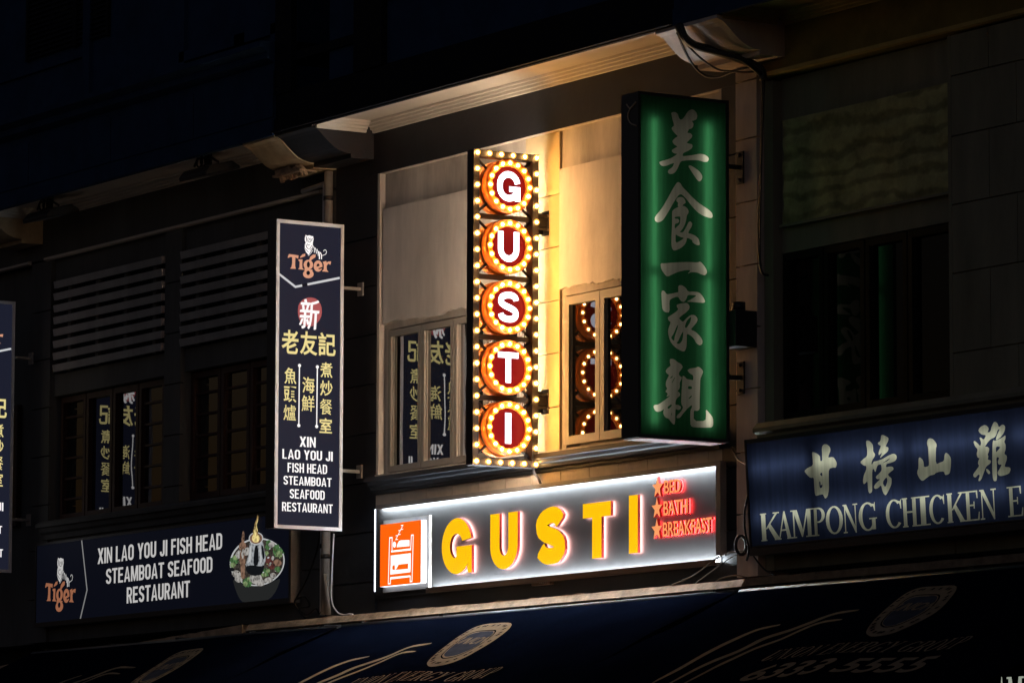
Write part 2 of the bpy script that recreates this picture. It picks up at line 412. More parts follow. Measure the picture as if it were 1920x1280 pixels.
# ------------------------------------------------------------------ serif capitals (unit box, v up)
def serif(ch):
    t = .2; h = .045; sv = .07
    def bar(u0, v0, u1, v1): return [(u0, v0), (u1, v0), (u1, v1), (u0, v1)]
    def sr(u, top, half=sv*2.1): return bar(u-half, 1-h if top else 0, u+half, 1 if top else h)
    def ring(a0, a1, th=(.2, .06), cx=.5, cy=.5, rx=.5, ry=.5):
        n = 22; o = []; q = []
        for i in range(n+1):
            a = math.radians(a0+(a1-a0)*i/n); c, s_ = math.cos(a), math.sin(a)
            o.append((cx+rx*c, cy+ry*s_)); q.append((cx+(rx-th[0])*c, cy+(ry-th[1])*s_))
        return [[o[i], o[i+1], q[i+1], q[i]] for i in range(n)]
    if ch == 'K': return [bar(.1, 0, .1+t, 1), sr(.2, 1), sr(.2, 0), [(.28, .42), (.36, .42), (.86, .96), (.76, .96)], sr(.8, 1),
                          [(.40, .50), (.52, .60), (.94, .04), (.70, .04)], sr(.84, 0)]
    if ch == 'A': return [[(.1, .03), (.17, .03), (.52, .9), (.46, 1)], [(.46, 1), (.54, 1), (.92, .03), (.68, .03), (.42, .84)],
                          bar(.26, .30, .68, .36), sr(.13, 0, .12), sr(.82, 0, .17)]
    if ch == 'M': return [bar(.10, 0, .16, 1), bar(.72, 0, .88, 1), [(.1, 1), (.28, 1), (.52, .26), (.46, .02)], [(.46, .02), (.50, .02), (.78, 1), (.70, 1)],
                          sr(.13, 0, .11), sr(.80, 0, .16), bar(0, 1-h, .28, 1), bar(.7, 1-h, 1, 1)]
    if ch == 'P': return [bar(.12, 0, .34, 1), sr(.23, 1, .22), sr(.23, 0, .22)] + ring(-90, 90, (.24, .055), .45, .73, .5, .27) + [bar(.3, .945, .47, 1), bar(.3, .46, .47, .515)]
    if ch == 'O': return ring(0, 360)
    if ch == 'N': return [bar(.12, 0, .18, 1), bar(.80, .05, .86, 1), [(.05, 1), (.26, 1), (.86, .12), (.86, -.02), (.80, -.02)], sr(.15, 0, .13), sr(.83, 1, .15), sr(.12, 1, .1)]
    if ch == 'G': return ring(48, 318) + [bar(.72, .04, .92, .42), bar(.58, .40, 1, .445), [(.74, .93), (.84, .80), (.88, .68), (.92, .68), (.92, .98), (.89, .98), (.87, .92), (.80, .93)]]
    if ch == 'C': return ring(48, 318) + [[(.74, .93), (.84, .80), (.88, .66), (.92, .66), (.92, .98), (.89, .98), (.87, .92), (.80, .93)]]
    if ch == 'H': return [bar(.08, 0, .31, 1), bar(.69, 0, .92, 1), bar(.25, .48, .75, .54), sr(.19, 1, .18), sr(.19, 0, .18), sr(.81, 1, .18), sr(.81, 0, .18)]
    if ch == 'I': return [bar(.31, 0, .69, 1), bar(0, 1-h, 1, 1), bar(0, 0, 1, h)]
    if ch == 'E': return [bar(.14, 0, .36, 1), bar(0, 1-h, .9, 1), bar(0, 0, .95, h), bar(.3, .49, .66, .545), [(.84, .74), (.9, .74), (.9, 1), (.8, .96)],
                          [(.86, .04), (.96, 0), (.99, .28), (.94, .28)], bar(.62, .40, .68, .64)]
    if ch == 'U': return [bar(.12, .3, .34, 1), bar(.76, .3, .82, 1), sr(.23, 1, .22), sr(.79, 1, .17)] + ring(180, 360, (.22, .07), .47, .33, .35, .33)
    if ch == 'R': return serif('P') + [[(.45, .5), (.62, .5), (1, .04), (.76, .04)], bar(.72, 0, 1.02, h)]
    if ch == 'Y': return [bar(.40, 0, .60, .5), [(.02, 1), (.26, 1), (.60, .48), (.44, .42)], [(.78, 1), (.86, 1), (.6, .42), (.5, .48)], sr(.5, 0, .22), sr(.14, 1, .16), sr(.82, 1, .16)]
    return []

def sans(ch, w=.5, t=.15):
    """condensed grotesque capital, height 1: list of polygons"""
    h = t/2; r = min(w*.5, .30)
    def bar(a, b, c, d): return [(a, b), (c, b), (c, d), (a, d)]
    def q(cx, cy, rx, ry, a0, a1, n=7): return [(cx+rx*math.cos(math.radians(a0+(a1-a0)*i/n)), cy+ry*math.sin(math.radians(a0+(a1-a0)*i/n))) for i in range(n+1)]
    rx = w/2-h; ry = min(.40, rx*1.02) if w > .7 else min(.22, rx*1.05)
    if ch == 'I': return [bar(0, 0, t, 1)]
    if ch == 'L': return [bar(0, 0, t, 1), bar(t, 0, w*.92, t*.85)]
    if ch == 'F': return [bar(0, 0, t, 1), bar(t, 1-t*.9, w*.92, 1), bar(t, .47, w*.82, .47+t*.85)]
    if ch == 'E': return [bar(0, 0, t, 1), bar(t, 1-t*.9, w*.94, 1), bar(t, .45, w*.86, .45+t*.85), bar(t, 0, w*.96, t*.9)]
    if ch == 'T': return [bar(0, 1-t*.9, w, 1), bar(w/2-h, 0, w/2+h, 1-t*.9)]
    if ch == 'H': return [bar(0, 0, t, 1), bar(w-t, 0, w, 1), bar(t, .43, w-t, .43+t*.9)]
    if ch == 'N': return [bar(0, 0, t*.85, 1), bar(w-t*.85, 0, w, 1), [(t*.85, 1), (0, 1), (w-t*.85, 0), (w, 0)]]
    if ch == 'M': return [bar(0, 0, t*.9, 1), bar(w-t*.9, 0, w, 1), [(0, 1), (t*1.25, 1), (w/2+h*.55, 0), (w/2-h*.55, 0)], [(w-t*1.25, 1), (w, 1), (w/2+h*.55, 0), (w/2-h*.55, 0)]]
    if ch == 'A': return [[(0, 0), (t*.95, 0), (w/2+h*.35, 1), (w/2-h*.75, 1)], [(w-t*.95, 0), (w, 0), (w/2+h*.75, 1), (w/2-h*.35, 1)], bar(w*.24, .2, w*.76, .2+t*.8)]
    if ch == 'X': return [[(0, 0), (t*1.08, 0), (w, 1), (w-t*1.08, 1)], [(0, 1), (t*1.08, 1), (w, 0), (w-t*1.08, 0)]]
    if ch == 'Y': return [bar(w/2-h, 0, w/2+h, .45), [(0, 1), (t*1.05, 1), (w/2+h, .43), (w/2-h, .43)], [(w-t*1.05, 1), (w, 1), (w/2+h, .43), (w/2-h, .43)]]
    if ch == 'O': return [stroke(q(w/2, 1-h-ry, rx, ry, 90, 180)+q(w/2, h+ry, rx, ry, 180, 360, 14)+q(w/2, 1-h-ry, rx, ry, 0, 90), t)]
    if ch == 'U': return [stroke([(h, 1)]+q(w/2, h+ry, rx, ry, 180, 360, 14)+[(w-h, 1)], t)]
    if ch == 'J': return [stroke([(h, .30)]+q(w/2, h+ry*.9, rx, ry*.9, 180, 360, 14)+[(w-h, 1)], t)]
    if ch == 'D': return [bar(0, 0, t, 1), stroke([(t*.8, 1-h)]+q(w-h-rx*.95, 1-h-ry, rx*.95, ry, 90, 0)+q(w-h-rx*.95, h+ry, rx*.95, ry, 0, -90)+[(t*.8, h)], t*.96)]
    if ch in 'PRB':
        o = [bar(0, 0, t, 1), stroke([(t*.8, 1-h)]+q(w-h-.15, 1-h-.2, .15, .2, 90, 0)+q(w-h-.15, .47+.2, .15, .2, 0, -90)+[(t*.8, .47)], t*.92)]
        if ch == 'R': o.append([(w*.42, .45), (w*.74, .45), (w, 0), (w-t*1.05, 0)])
        if ch == 'B': o.append(stroke([(t*.8, .50)]+q(w-h-.15, .50-.2, .15, .2, 90, 0)+q(w-h-.15, h+.2, .15, .2, 0, -90)+[(t*.8, h)], t*.92))
        return o
    if ch in 'CG':
        p = q(w/2, 1-h-ry, rx, ry, 8, 180, 12)+q(w/2, h+ry, rx, ry, 180, 352, 12)
        o = [stroke(p, t)]
        if ch == 'G': o += [bar(w-t, .02, w, .5), bar(w*.52, .5-t*.85, w-t, .5)]
        return o
    if ch == 'S':
        k = [(1, .78), (.95, .92), (.74, 1), (.40, 1), (.10, .93), (0, .78), (.05, .64), (.28, .55), (.62, .47), (.92, .37), (1, .23), (.93, .08), (.70, 0), (.36, 0), (.07, .07), (0, .22)]
        return [stroke(smooth([(h+a*(w-t), h+b*(1-t)) for a, b in k], 2, False), t)]
    return []

SW = {'I': .15, 'M': .66, 'L': .44, 'F': .46, 'E': .48, 'J': .42, 'A': .56, 'X': .54, 'Y': .54}
def sans_row(word, rect, t=.155, gap=.075, space=.20, wide=1.0):
    wd = lambda c: space if c == ' ' else (t if c == 'I' else SW.get(c, .5)*wide)
    tot = sum(wd(c) for c in word)+gap*(len(word)-1); u0, v0, u1, v1 = rect; k = (u1-u0)/tot; u = u0; out = []
    for c in word:
        for p in sans(c, wd(c), t): out.append([(u+a*k, v0+b*(v1-v0)) for a, b in p])
        u += (wd(c)+gap)*k
    return out

def serif_row(word, rect, space=.35, gap=.14):
    wd = {'I': .5, 'M': 1.25, 'E': .85, 'P': .85, ' ': space}
    tot = sum(wd.get(c, 1) for c in word)+gap*(len(word)-1); u0, v0, u1, v1 = rect; k = (u1-u0)/tot; u = u0; out = []
    for c in word:
        cw = wd.get(c, 1)*k
        for p in serif(c): out.append([(u+a*cw, v0+b*(v1-v0)) for a, b in p])
        u += cw+gap*k
    return out

# ================================================================== SETTING
g = MB().box(-120, 160, -160, -2.6, -.3, 0).build('road', ASPH); tag(g, kind='structure')
g = MB().box(-120, 160, -2.6, 60, -.3, .12).build('pavement', PAVE); tag(g, kind='structure')

# ================================================================== BUILDINGS
def blocks(mb, x0, x1, y, z0, z1, joints, back=.3, gap=.012):
    """rusticated pier: courses with open joints in front of a backing"""
    zs = [z0]+[j for j in sorted(joints) if z0 < j < z1]+[z1]
    for a, b in zip(zs[:-1], zs[1:]):
        mb.box(x0, x1, y, y+.05, a+(gap/2 if a > z0 else 0), b-(gap/2 if b < z1 else 0))
    mb.box(x0+.003, x1-.003, y+.035, y+back, z0, z1)
    return mb

SC = [(0, 8.075), (-.242, 8.067), (-.242, 8.108), (-.30, 8.112), (-.36, 8.128), (-.41, 8.150), (-.455, 8.182), (-.49, 8.210),
      (-.53, 8.245), (-.565, 8.278), (-.60, 8.302), (-.655, 8.318), (-.655, 8.36), (0, 8.36)]
def corbel(x0, x1, m, parent, dz=0):
    o = MB()
    o.profile([(y, z+dz) for y, z in SC], x0, x1)
    return o.build('corbel', m, parent)

CORN = [(0, 8.31), (-.018, 8.312), (-.022, 8.335), (-.04, 8.34), (-.045, 8.362), (-.062, 8.367), (-.068, 8.388), (-.085, 8.392), (-.092, 8.412), (0, 8.412)]
def cornice(x0, x1, m, parent):
    """stepped moulding along the wall top, a plain soffit and returns at both corbels"""
    o = MB(); o.profile(CORN, x0, x1)
    o.box(x0, x1, -.615, 0, 8.414, 8.46)
    for s, x in ((1, x0), (-1, x1)):
        o.prism([(x+s*(-y*1.0), -.61, z-.001) for y, z in CORN], (0, .52, 0))
    return o.build('cornice', m, parent)

def window_row(parent, spans, z0, z1, y, fm, gm, fw=.055, depth=.05, muntins=None, tilt=0):
    """casements: each frame a part, its pane a sub-part"""
    for i, (a, b) in enumerate(spans):
        f = MB()
        f.box(a, a+fw, y-depth, y, z0, z1); f.box(b-fw, b, y-depth, y, z0, z1)
        f.box(a+fw, b-fw, y-depth, y, z1-fw*1.15, z1); f.box(a+fw, b-fw, y-depth, y, z0, z0+fw*1.15)
        # inner bead
        t = .012
        for xx in (a+fw, b-fw-t): f.box(xx, xx+t, y-depth*.45, y, z0+fw*1.15, z1-fw*1.15)
        if muntins and i in muntins:
            nn = muntins[i]
            for k in range(1, nn): zz = z0+(z1-z0)*k/nn; f.box(a+fw+t, b-fw-t, y-depth*.6, y, zz-.011, zz+.011)
        fo = f.build('window', fm, parent)
        q = math.tan(math.radians(tilt[i] if tilt else 0)); cx = (a+b)/2
        g = MB(); xa, xb = a+fw-.01, b-fw+.01
        g.add([(xa, y-.005+q*(xa-cx), z0+.03), (xb, y-.005+q*(xb-cx), z0+.03), (xb, y-.005+q*(xb-cx), z1-.03), (xa, y-.005+q*(xa-cx), z1-.03)], [(0, 1, 2, 3)])
        g.build('pane', gm, fo, recalc=False)

# ---------------------------------------------------------------- central charcoal shophouse
cb = thing('shophouse', 'charcoal painted shophouse bay with a cream framed window recess behind the round lettered bulb sign', 'building', (.4, .3, 0), 'row of joined shophouses')
J1 = [4.23, 4.68, 5.13, 5.575, 6.022, 6.47, 6.915, 7.36]
p = MB(); blocks(p, -3.05, -2.302, 0, 3.95, 7.93, J1); p.build('pilaster', CHAR, cb)
p = MB(); blocks(p, 3.172, 3.442, 0, 3.95, 7.93, [4.35, 4.85, 5.35, 5.85, 6.36, 6.86, 7.37]); p.build('pilaster', CHAR, cb)
MB().box(-3.05, 3.442, .0, .34, 7.933, 8.40).build('beam', CHAR, cb)
# recess: reveals, back wall, proud boarded panels
o = MB()
o.box(-2.302, -2.262, .003, .12, 5.19, 7.95); o.box(3.132, 3.172, .003, .12, 5.19, 7.95)
o.box(-2.262, 3.132, .003, .12, 7.928, 7.95)
o.build('recess_reveal', PLAST, cb)
o = MB()
o.box(-2.262, 3.132, .060, .3, 6.50, 7.928)
o.box(-2.262, -2.16, .060, .3, 5.19, 6.497); o.box(.12, .775, .060, .3, 5.19, 6.497); o.box(2.98, 3.132, .060, .3, 5.19, 6.497)
o.box(-2.16, 3.0, .2, .3, 5.0, 6.497)
o.build('wall', PLAST, cb)
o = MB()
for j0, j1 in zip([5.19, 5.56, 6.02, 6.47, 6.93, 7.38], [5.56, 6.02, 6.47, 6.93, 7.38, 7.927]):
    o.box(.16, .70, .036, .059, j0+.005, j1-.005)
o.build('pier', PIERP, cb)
def rough_panel(x0, x1, z0, z1, y):
    """proud cement panel with a ragged lower edge"""
    n = 46; pts = [(x0, y, z1), (x1, y, z1)]
    for i in range(n+1):
        x = x1+(x0-x1)*i/n
        pts.append((x, y, z0+.028*noise.noise(Vector((x*5, 3.1, z0)))+.016*noise.noise(Vector((x*19, 1, z0)))))
    return MB().prism(pts, (0, .039, 0)).build('panel', PLASTP, cb)
rough_panel(-2.235, .02, 6.555, 7.60, .020); rough_panel(.72, 3.10, 6.555, 7.59, .020)
window_row(cb, [(-2.155, -1.585), (-1.575, -1.03), (-1.02, -.48), (-.47, .075)], 5.205, 6.485, .075, FRAME, GLASSG, .048, .04, tilt=[.25, -.2, .1, .2])
window_row(cb, [(.785, 1.318), (1.328, 1.87), (1.88, 2.42), (2.43, 2.97)], 5.225, 6.485, .075, FRAME, GLASSR, .062, .04, tilt=[.1, -.12, .2, .1])
MB().box(-2.302, 3.172, -.012, .3, 5.165, 5.19).build('window_sill', PLAST, cb)
MB().profile([(.0, 5.163), (-.115, 5.158), (-.118, 5.118), (-.095, 5.112), (-.085, 5.085), (-.062, 5.075), (-.055, 5.045), (-.03, 5.035), (-.025, 5.01), (.0, 5.01)], -2.30, 3.17).build('ledge_moulding', CHAR, cb)
o = MB(); xx = -2.30
while xx < 3.1:
    o.box(xx+.003, min(xx+.437, 3.168), .0, .1, 4.74, 5.008); xx += .44
o.build('tile_band', TILE, cb)
o = MB().box(-2.302, 3.172, .02, .34, 3.95, 4.738); o.build('wall', CHAR, cb)
cornice(-2.37, 3.16, MOULD, cb)
corbel(-3.045, -2.372, CHAR, cb)
# upper storey of the central bay
o = MB()
o.box(-3.05, 3.44, -.66, -.617, 8.335, 8.475)
o.box(-3.05, 3.44, -.645, .34, 8.478, 8.70)
o.box(-3.05, 3.44, -.70, -.60, 8.345, 8.362)
o.build('fascia', CHARU, cb)
o = MB()
o.box(-2.15, 3.44, -.60, .3, 8.70, 11.2)
for a, b in ((-1.10, .95), (1.12, 3.1)):
    pass
o.build('parapet', CHAR2, cb)
o = MB(); o.box(-1.62, -1.13, -.66, -.6, 8.70, 11.2); o.box(-3.05, -2.75, -.66, -.6, 8.70, 11.2); o.box(3.05, 3.44, -.64, -.6, 8.7, 11.2)
o.box(-1.12, 3.05, -.63, -.6, 9.28, 9.40); o.box(-2.75, -1.62, -.63, -.6, 8.98, 9.06)
o.build('upper_pier', CHARU, cb)
MB().box(-3.05, 3.44, .34, 8, .12, 11.2).build('body', DARK, cb)
o = MB()
n = 90; top = []
for i in range(n+1):
    x = -4.30+8.05*i/n
    top.append((x, -.185, 3.930+.007*noise.noise(Vector((x*3, 0, 0)))+(.016*max(0, noise.noise(Vector((x*7, 5, 0)))))))
pts = [(-4.30, -.225, 3.868), (3.75, -.225, 3.868)]+top[::-1]
o.prism(pts, (0, .21, 0)); o.build('ledge', LEDGE, cb)

# ---------------------------------------------------------------- right hand pale shophouse
rb = thing('shophouse', 'dirty pale shophouse with weathered beige pilaster and stained panel above a dark four pane window', 'building', (5.8, .4, 0), 'row of joined shophouses')
p = MB(); blocks(p, 3.445, 3.735, -.05, 3.96, 8.075, [4.46, 4.95, 5.45, 5.94, 6.44, 6.95, 7.46, 7.93], gap=.014); p.build('pilaster', BEIGE, rb)
o = MB()
o.box(3.737, 3.86, .02, .3, 4.0, 7.9); o.box(3.86, 6.12, .105, .3, 6.515, 7.915)
o.box(6.12, 6.16, .03, .3, 4.0, 7.915)
zs = [5.06, 5.5, 6.1, 6.62, 7.14, 7.60, 7.915]
for i, (a, b) in enumerate(zip(zs[:-1], zs[1:])):
    x = 6.16; k = 0
    cuts = [6.16, 6.62 if i % 2 else 6.95, 7.5 if i % 2 else 7.9, 8.6, 9.6, 10.6]
    for c, d in zip(cuts[:-1], cuts[1:]): o.box(c+.004, d-.004, .03, .1, a+.005, b-.005)
o.box(6.16, 10.6, .05, .3, 4.0, 7.915)
o.box(3.86, 6.12, .03, .3, 4.0, 5.17)
o.box(3.86, 6.12, .2, .3, 5.17, 6.52)
o.build('wall', RWALL, rb)
# stained corrugated panel
o = MB(); nx, nz = 40, 34; vs = []; fs = []
for j in range(nz+1):
    for i in range(nx+1):
        x = 3.93+2.19*i/nx; z = 6.74+.83*j/nz
        h = .012*math.sin(z*34+2.2*noise.noise(Vector((x*.8, z*.6, 0))))*(.35+.65*max(0, noise.noise(Vector((x*.7, z*1.2, 4)))+.4))+.01*noise.noise(Vector((x*3, z*9, 2)))
        vs.append((x, .07+h, z))
for j in range(nz):
    for i in range(nx): a = j*(nx+1)+i; fs.append((a, a+1, a+nx+2, a+nx+1))
o.add(vs, fs, 0, True); o.build('panel', RPANEL, rb, recalc=False)
MB().profile([(.105, 6.72), (.05, 6.715), (.05, 6.735), (.105, 6.74)], 3.9, 6.13).build('panel_trim', RWALL, rb)
window_row(rb, [(3.88, 4.41), (4.43, 4.955), (4.975, 5.50), (5.52, 6.11)], 5.19, 6.505, .15, DFRAME, GLASS, .05, .05, tilt=[.2, -.1, .12, -.2])
MB().profile([(.15, 5.19), (-.06, 5.165), (-.10, 5.12), (-.10, 5.09), (-.06, 5.07), (-.05, 5.02), (.02, 5.0), (.05, 5.0)], 3.737, 10.6).build('ledge_moulding', RWALL, rb)
MB().box(3.445, 10.6, .0, .34, 7.93, 8.40).build('beam', OLIVE, rb)
MB().profile([(0, 7.928), (-.035, 7.935), (-.035, 7.965), (0, 7.975)], 3.737, 10.6).build('beam_trim', YMOULD, rb)
cornice(4.06, 10.0, YMOULD, rb)
corbel(3.19, 4.055, BEIGE, rb, -.012)
o = MB(); o.box(3.442, 10.6, -.66, -.617, 8.335, 8.475); o.box(3.442, 10.6, -.645, .34, 8.478, 11.2); o.build('fascia', CHAR2, rb)
MB().box(3.445, 10.6, .34, 8, .12, 11.2).build('body', DARK, rb)
n = 40
pts = [(3.77, -.20, 3.872), (10.6, -.20, 3.872)]+[(10.6-6.83*i/n, -.20, 3.932+.006*noise.noise(Vector((i*.9, 2, 0)))) for i in range(n+1)]
MB().prism(pts, (0, .19, 0)).build('ledge', mat('stained ledge darkened for dim light', (.22, .165, .11), .85, var=.5, scale=6, bump=.5), rb)  # darker copy of the ledge colour in place of weaker light

# ---------------------------------------------------------------- left hand grey shophouse
lb = thing('shophouse', 'dark grey shophouse with two slatted louvre vents above timber casement windows', 'building', (-6.2, .4, 0), 'row of joined shophouses')
JL = [4.4, 4.9, 5.36, 5.86, 6.36, 6.86, 7.36]
p = MB(); blocks(p, -9.34, -8.90, 0, 3.96, 7.88, JL); p.build('pilaster', GREYW, lb)
p = MB(); blocks(p, -3.66, -3.055, 0, 3.96, 7.88, JL); p.build('pilaster', GREYW, lb)
p = MB(); blocks(p, -6.40, -6.06, .0, 5.18, 7.88, JL); p.build('pilaster', GREYW, lb)
o = MB()
for a, b in ((-8.90, -6.40), (-6.06, -3.66)):
    o.box(a, b, .05, .3, 7.64, 7.88); o.box(a, b, .05, .3, 6.47, 6.69); o.box(a, b, .2, .3, 6.69, 7.64)
    o.box(a, b, .24, .3, 5.0, 6.47)
o.box(-9.34, -3.055, .03, .3, 3.96, 5.0)
o.build('wall', GREYW, lb)
for a, b in ((-8.775, -6.425), (-6.03, -3.72)):
    lo = MB().box(a-.03, b+.02, .15, .2, 6.69, 7.64).build('louvre', DARK, lb)
    for k in range(4): xx = a+.28+(b-a-.5)*k/3; MB().box(xx-.035, xx+.035, .012, .05, 6.70, 7.62).build('post', GREYW, lo)
    for k in range(8):
        z = 6.712+.1225*k
        MB().prism([(a, .01, z), (a, -.024, z-.006), (a, -.036, z+.066), (a, -.005, z+.072)], (b-a, 0, 0)).build('slat', SLAT, lo)
    for k in range(8): MB().box(b+.001, b+.018, -.03, .04, 6.712+.1225*k, 6.78+.1225*k).build('slat_end', BEIGE, lo)
window_row(lb, [(-8.86, -8.31), (-8.29, -7.72), (-7.70, -7.16), (-7.14, -6.60)], 5.20, 6.455, .165, WOOD, GLASSL, .05, .05, muntins={0: 6, 3: 6}, tilt=[.3, .22, -.26, .2])
window_row(lb, [(-6.05, -5.46), (-5.44, -4.88), (-4.86, -4.30), (-4.28, -3.72)], 5.22, 6.455, .165, WOOD, GLASSL, .05, .05, muntins={0: 6, 1: 6, 2: 6, 3: 6}, tilt=[.2, -.2, .1, .3])
MB().profile([(.16, 5.20), (-.05, 5.185), (-.10, 5.155), (-.10, 5.12), (-.07, 5.11), (-.055, 5.07), (-.02, 5.05), (-.015, 5.0), (.05, 5.0)], -8.98, -3.10).build('ledge_moulding', GREYW, lb)
MB().box(-9.34, -3.055, -.0, .34, 7.90, 8.40).build('beam', GREYW, lb)
MB().profile([(0, 7.872), (-.04, 7.88), (-.04, 7.905), (0, 7.915)], -9.0, -3.3).build('beam_trim', MOULD, lb)
cornice(-9.10, -3.66, MOULD, lb)
corbel(-3.655, -3.052, OLDCORB, lb, -.01); corbel(-9.72, -9.105, OLDCORB, lb, -.01)
o = MB(); o.box(-9.8, -3.055, -.68, -.617, 8.33, 8.475); o.box(-9.8, -3.055, -.665, .34, 8.478, 9.0)
for a, b in ((-9.8, -8.1), (-8.08, -6.3), (-6.28, -4.6), (-4.58, -3.055)): o.box(a, b, -.675, -.66, 8.50, 8.93)
o.build('fascia', CHAR2, lb)
o = MB()
o.profile([(-.665, 9.0), (-.74, 9.04), (-.74, 9.10), (-.82, 9.14), (-.82, 9.19), (-.5, 9.22), (-.5, 9.0)], -9.8, -3.055)
o.box(-9.8, -3.055, -.42, .34, 9.22, 12)
for a, b in ((-5.3, -3.4), (-4.2, -4.0)): o.box(a, b, -.46, -.42, 9.35, 9.45)
o.box(-5.4, -5.2, -.46, -.42, 9.25, 12); o.box(-3.5, -3.2, -.46, -.42, 9.25, 12); o.box(-7.35, -7.2, -.46, -.42, 9.25, 12)
o.box(-9.8, -7.35, -.45, -.42, 9.72, 9.80)
o.build('upper_wall', CHAR2, lb)
# louvred upper window with a lamp behind it
lv = MB()
for x0, x1 in ((-8.60, -7.58), (-7.50, -6.85)):
    lv.box(x0-.04, x0, -.46, -.42, 9.85, 11.4); lv.box(x1, x1+.04, -.46, -.42, 9.85, 11.4)
    for k in range(30):
        z = 9.87+.05*k; lv.prism([(x0, -.455, z), (x0, -.425, z+.052), (x0, -.421, z+.047), (x0, -.451, z-.005)], (x1-x0, 0, 0))
lo = lv.build('shutter', CHARU, lb)
g = MB()
for z in (10.12, 10.17, 10.22, 10.27): g.add([(-8.20, -.4225, z), (-7.05, -.4225, z), (-7.05, -.4225, z+.003), (-8.20, -.4225, z+.003)], [(0, 1, 2, 3)])
g.build('light_slit', SLIT, lo, recalc=False)
MB().box(-9.34, -3.055, .34, 8, .12, 12).build('body', DARK, lb)
n = 40
pts = [(-9.8, -.12, 3.66), (-4.56, -.12, 3.86), ]+[(-4.56-5.24*i/n, -.12, 3.94-.20*i/n+.008*noise.noise(Vector((i*.8, 7, 0)))) for i in range(n+1)]
MB().prism(pts, (0, .11, 0)).build('ledge', LEDGE, lb)

# ---------------------------------------------------------------- far left shophouse, cut by the frame
fb = thing('shophouse', 'unlit shophouse at the left edge behind the cut off narrow restaurant sign', 'building', (-12, .4, 0), 'row of joined shophouses')
o = MB(); o.box(-15, -9.345, .1, .34, 3.96, 7.88); o.build('wall', GREYW, fb)
window_row(fb, [(-10.9, -10.3), (-10.28, -9.72)], 5.2, 6.455, .09, WOOD, GLASS, .05, .05, muntins={0: 6, 1: 6}, tilt=[.2, .1])
MB().box(-15, -9.345, 0, .34, 7.90, 8.40).build('beam', GREYW, fb)
MB().profile([(0, 7.872), (-.04, 7.88), (-.04, 7.905), (0, 7.915)], -15, -9.36).build('beam_trim', MOULD, fb)
MB().box(-15, -9.81, -.66, .34, 8.42, 12).build('upper_wall', CHAR2, fb)
MB().box(-15, -9.345, .34, 8, .12, 8.4).build('body', DARK, fb)

# ================================================================== SIGNS
def crop(x, y, s): return lambda q: (x+q[0]*s, y+q[1]*s)      # enlarged-detail pixel -> photograph pixel

# ---------------------------------------------------------------- bulb lined vertical letter sign
SX = .535                                   # front face of the frame
bs = thing('bulb_sign', 'projecting vertical sign of five red lettered discs ringed and framed with glowing bulbs', 'sign', (.48, .07, 6.38))
Y0, Y1, Z0, Z1 = -.726, -.070, 5.041, 7.728; FW = .062
o = MB()
o.box(.43, SX, Y0, Y0+FW, Z0, Z1); o.box(.43, SX, Y1-FW, Y1, Z0, Z1)
o.box(.43, SX-.002, Y0+FW, Y1-FW, Z1-FW, Z1); o.box(.43, SX-.002, Y0+FW, Y1-FW, Z0, Z0+FW)
fr = o.build('frame', IRON, bs, bevel=.003)
CZ = [7.425, 6.908, 6.392, 5.878, 5.362]; CY = -.398
for i in range(4):
    zc = (CZ[i]+CZ[i+1])/2
    MB().box(.45, .505, Y0+FW, Y1-FW, zc-.02, zc+.02).build('crossbar', IRON, bs)
br = MB()
for zc in CZ:
    for sy in (-1, 1):
        for sz in (-1, 1):
            br.tube([(.482, CY+sy*.27, zc+sz*.235), (.482, CY+sy*.15, zc+sz*.14)], .013, 6)
br.build('brace', IRON, bs)
# bulbs: one mesh shared by all
def bulb_mesh():
    b = MB(); b.sphere((0, 0, 0), .0124, 0, 10, 6, (.8, 1, 1)); b.sphere((.002, 0, 0), .0268, 1, 12, 8, (.75, 1, 1))
    b.lathe_x([(-.022, .0), (-.022, .011), (-.006, .012)], (0, 0, 0), 10, 2)
    o = b.build('bulb', [BULB, BHALO, BLACK]); me = o.data; bpy.data.objects.remove(o); return me
BM = bulb_mesh()
def bulb(name, p, parent):
    o = bpy.data.objects.new(name, BM); COL.objects.link(o); o.parent = parent
    o.location = Vector(p)-wloc(parent); o.rotation_euler = (random.uniform(-.1, .1), random.uniform(-.1, .1), random.random()*6)
    o.rotation_euler[2] = 0
NB = 20
for i in range(NB):
    z = Z1-.031-(Z1-Z0-.062)*i/(NB-1)
    bulb('frame_bulb', (SX+.016, Y0+.031, z), fr); bulb('frame_bulb', (SX+.016, Y1-.031, z), fr)
for i in range(1, 5):
    y = Y0+.031+(Y1-Y0-.062)*i/5
    bulb('frame_bulb', (SX+.016, y, Z1-.031), fr); bulb('frame_bulb', (SX+.016, y, Z0+.031), fr)
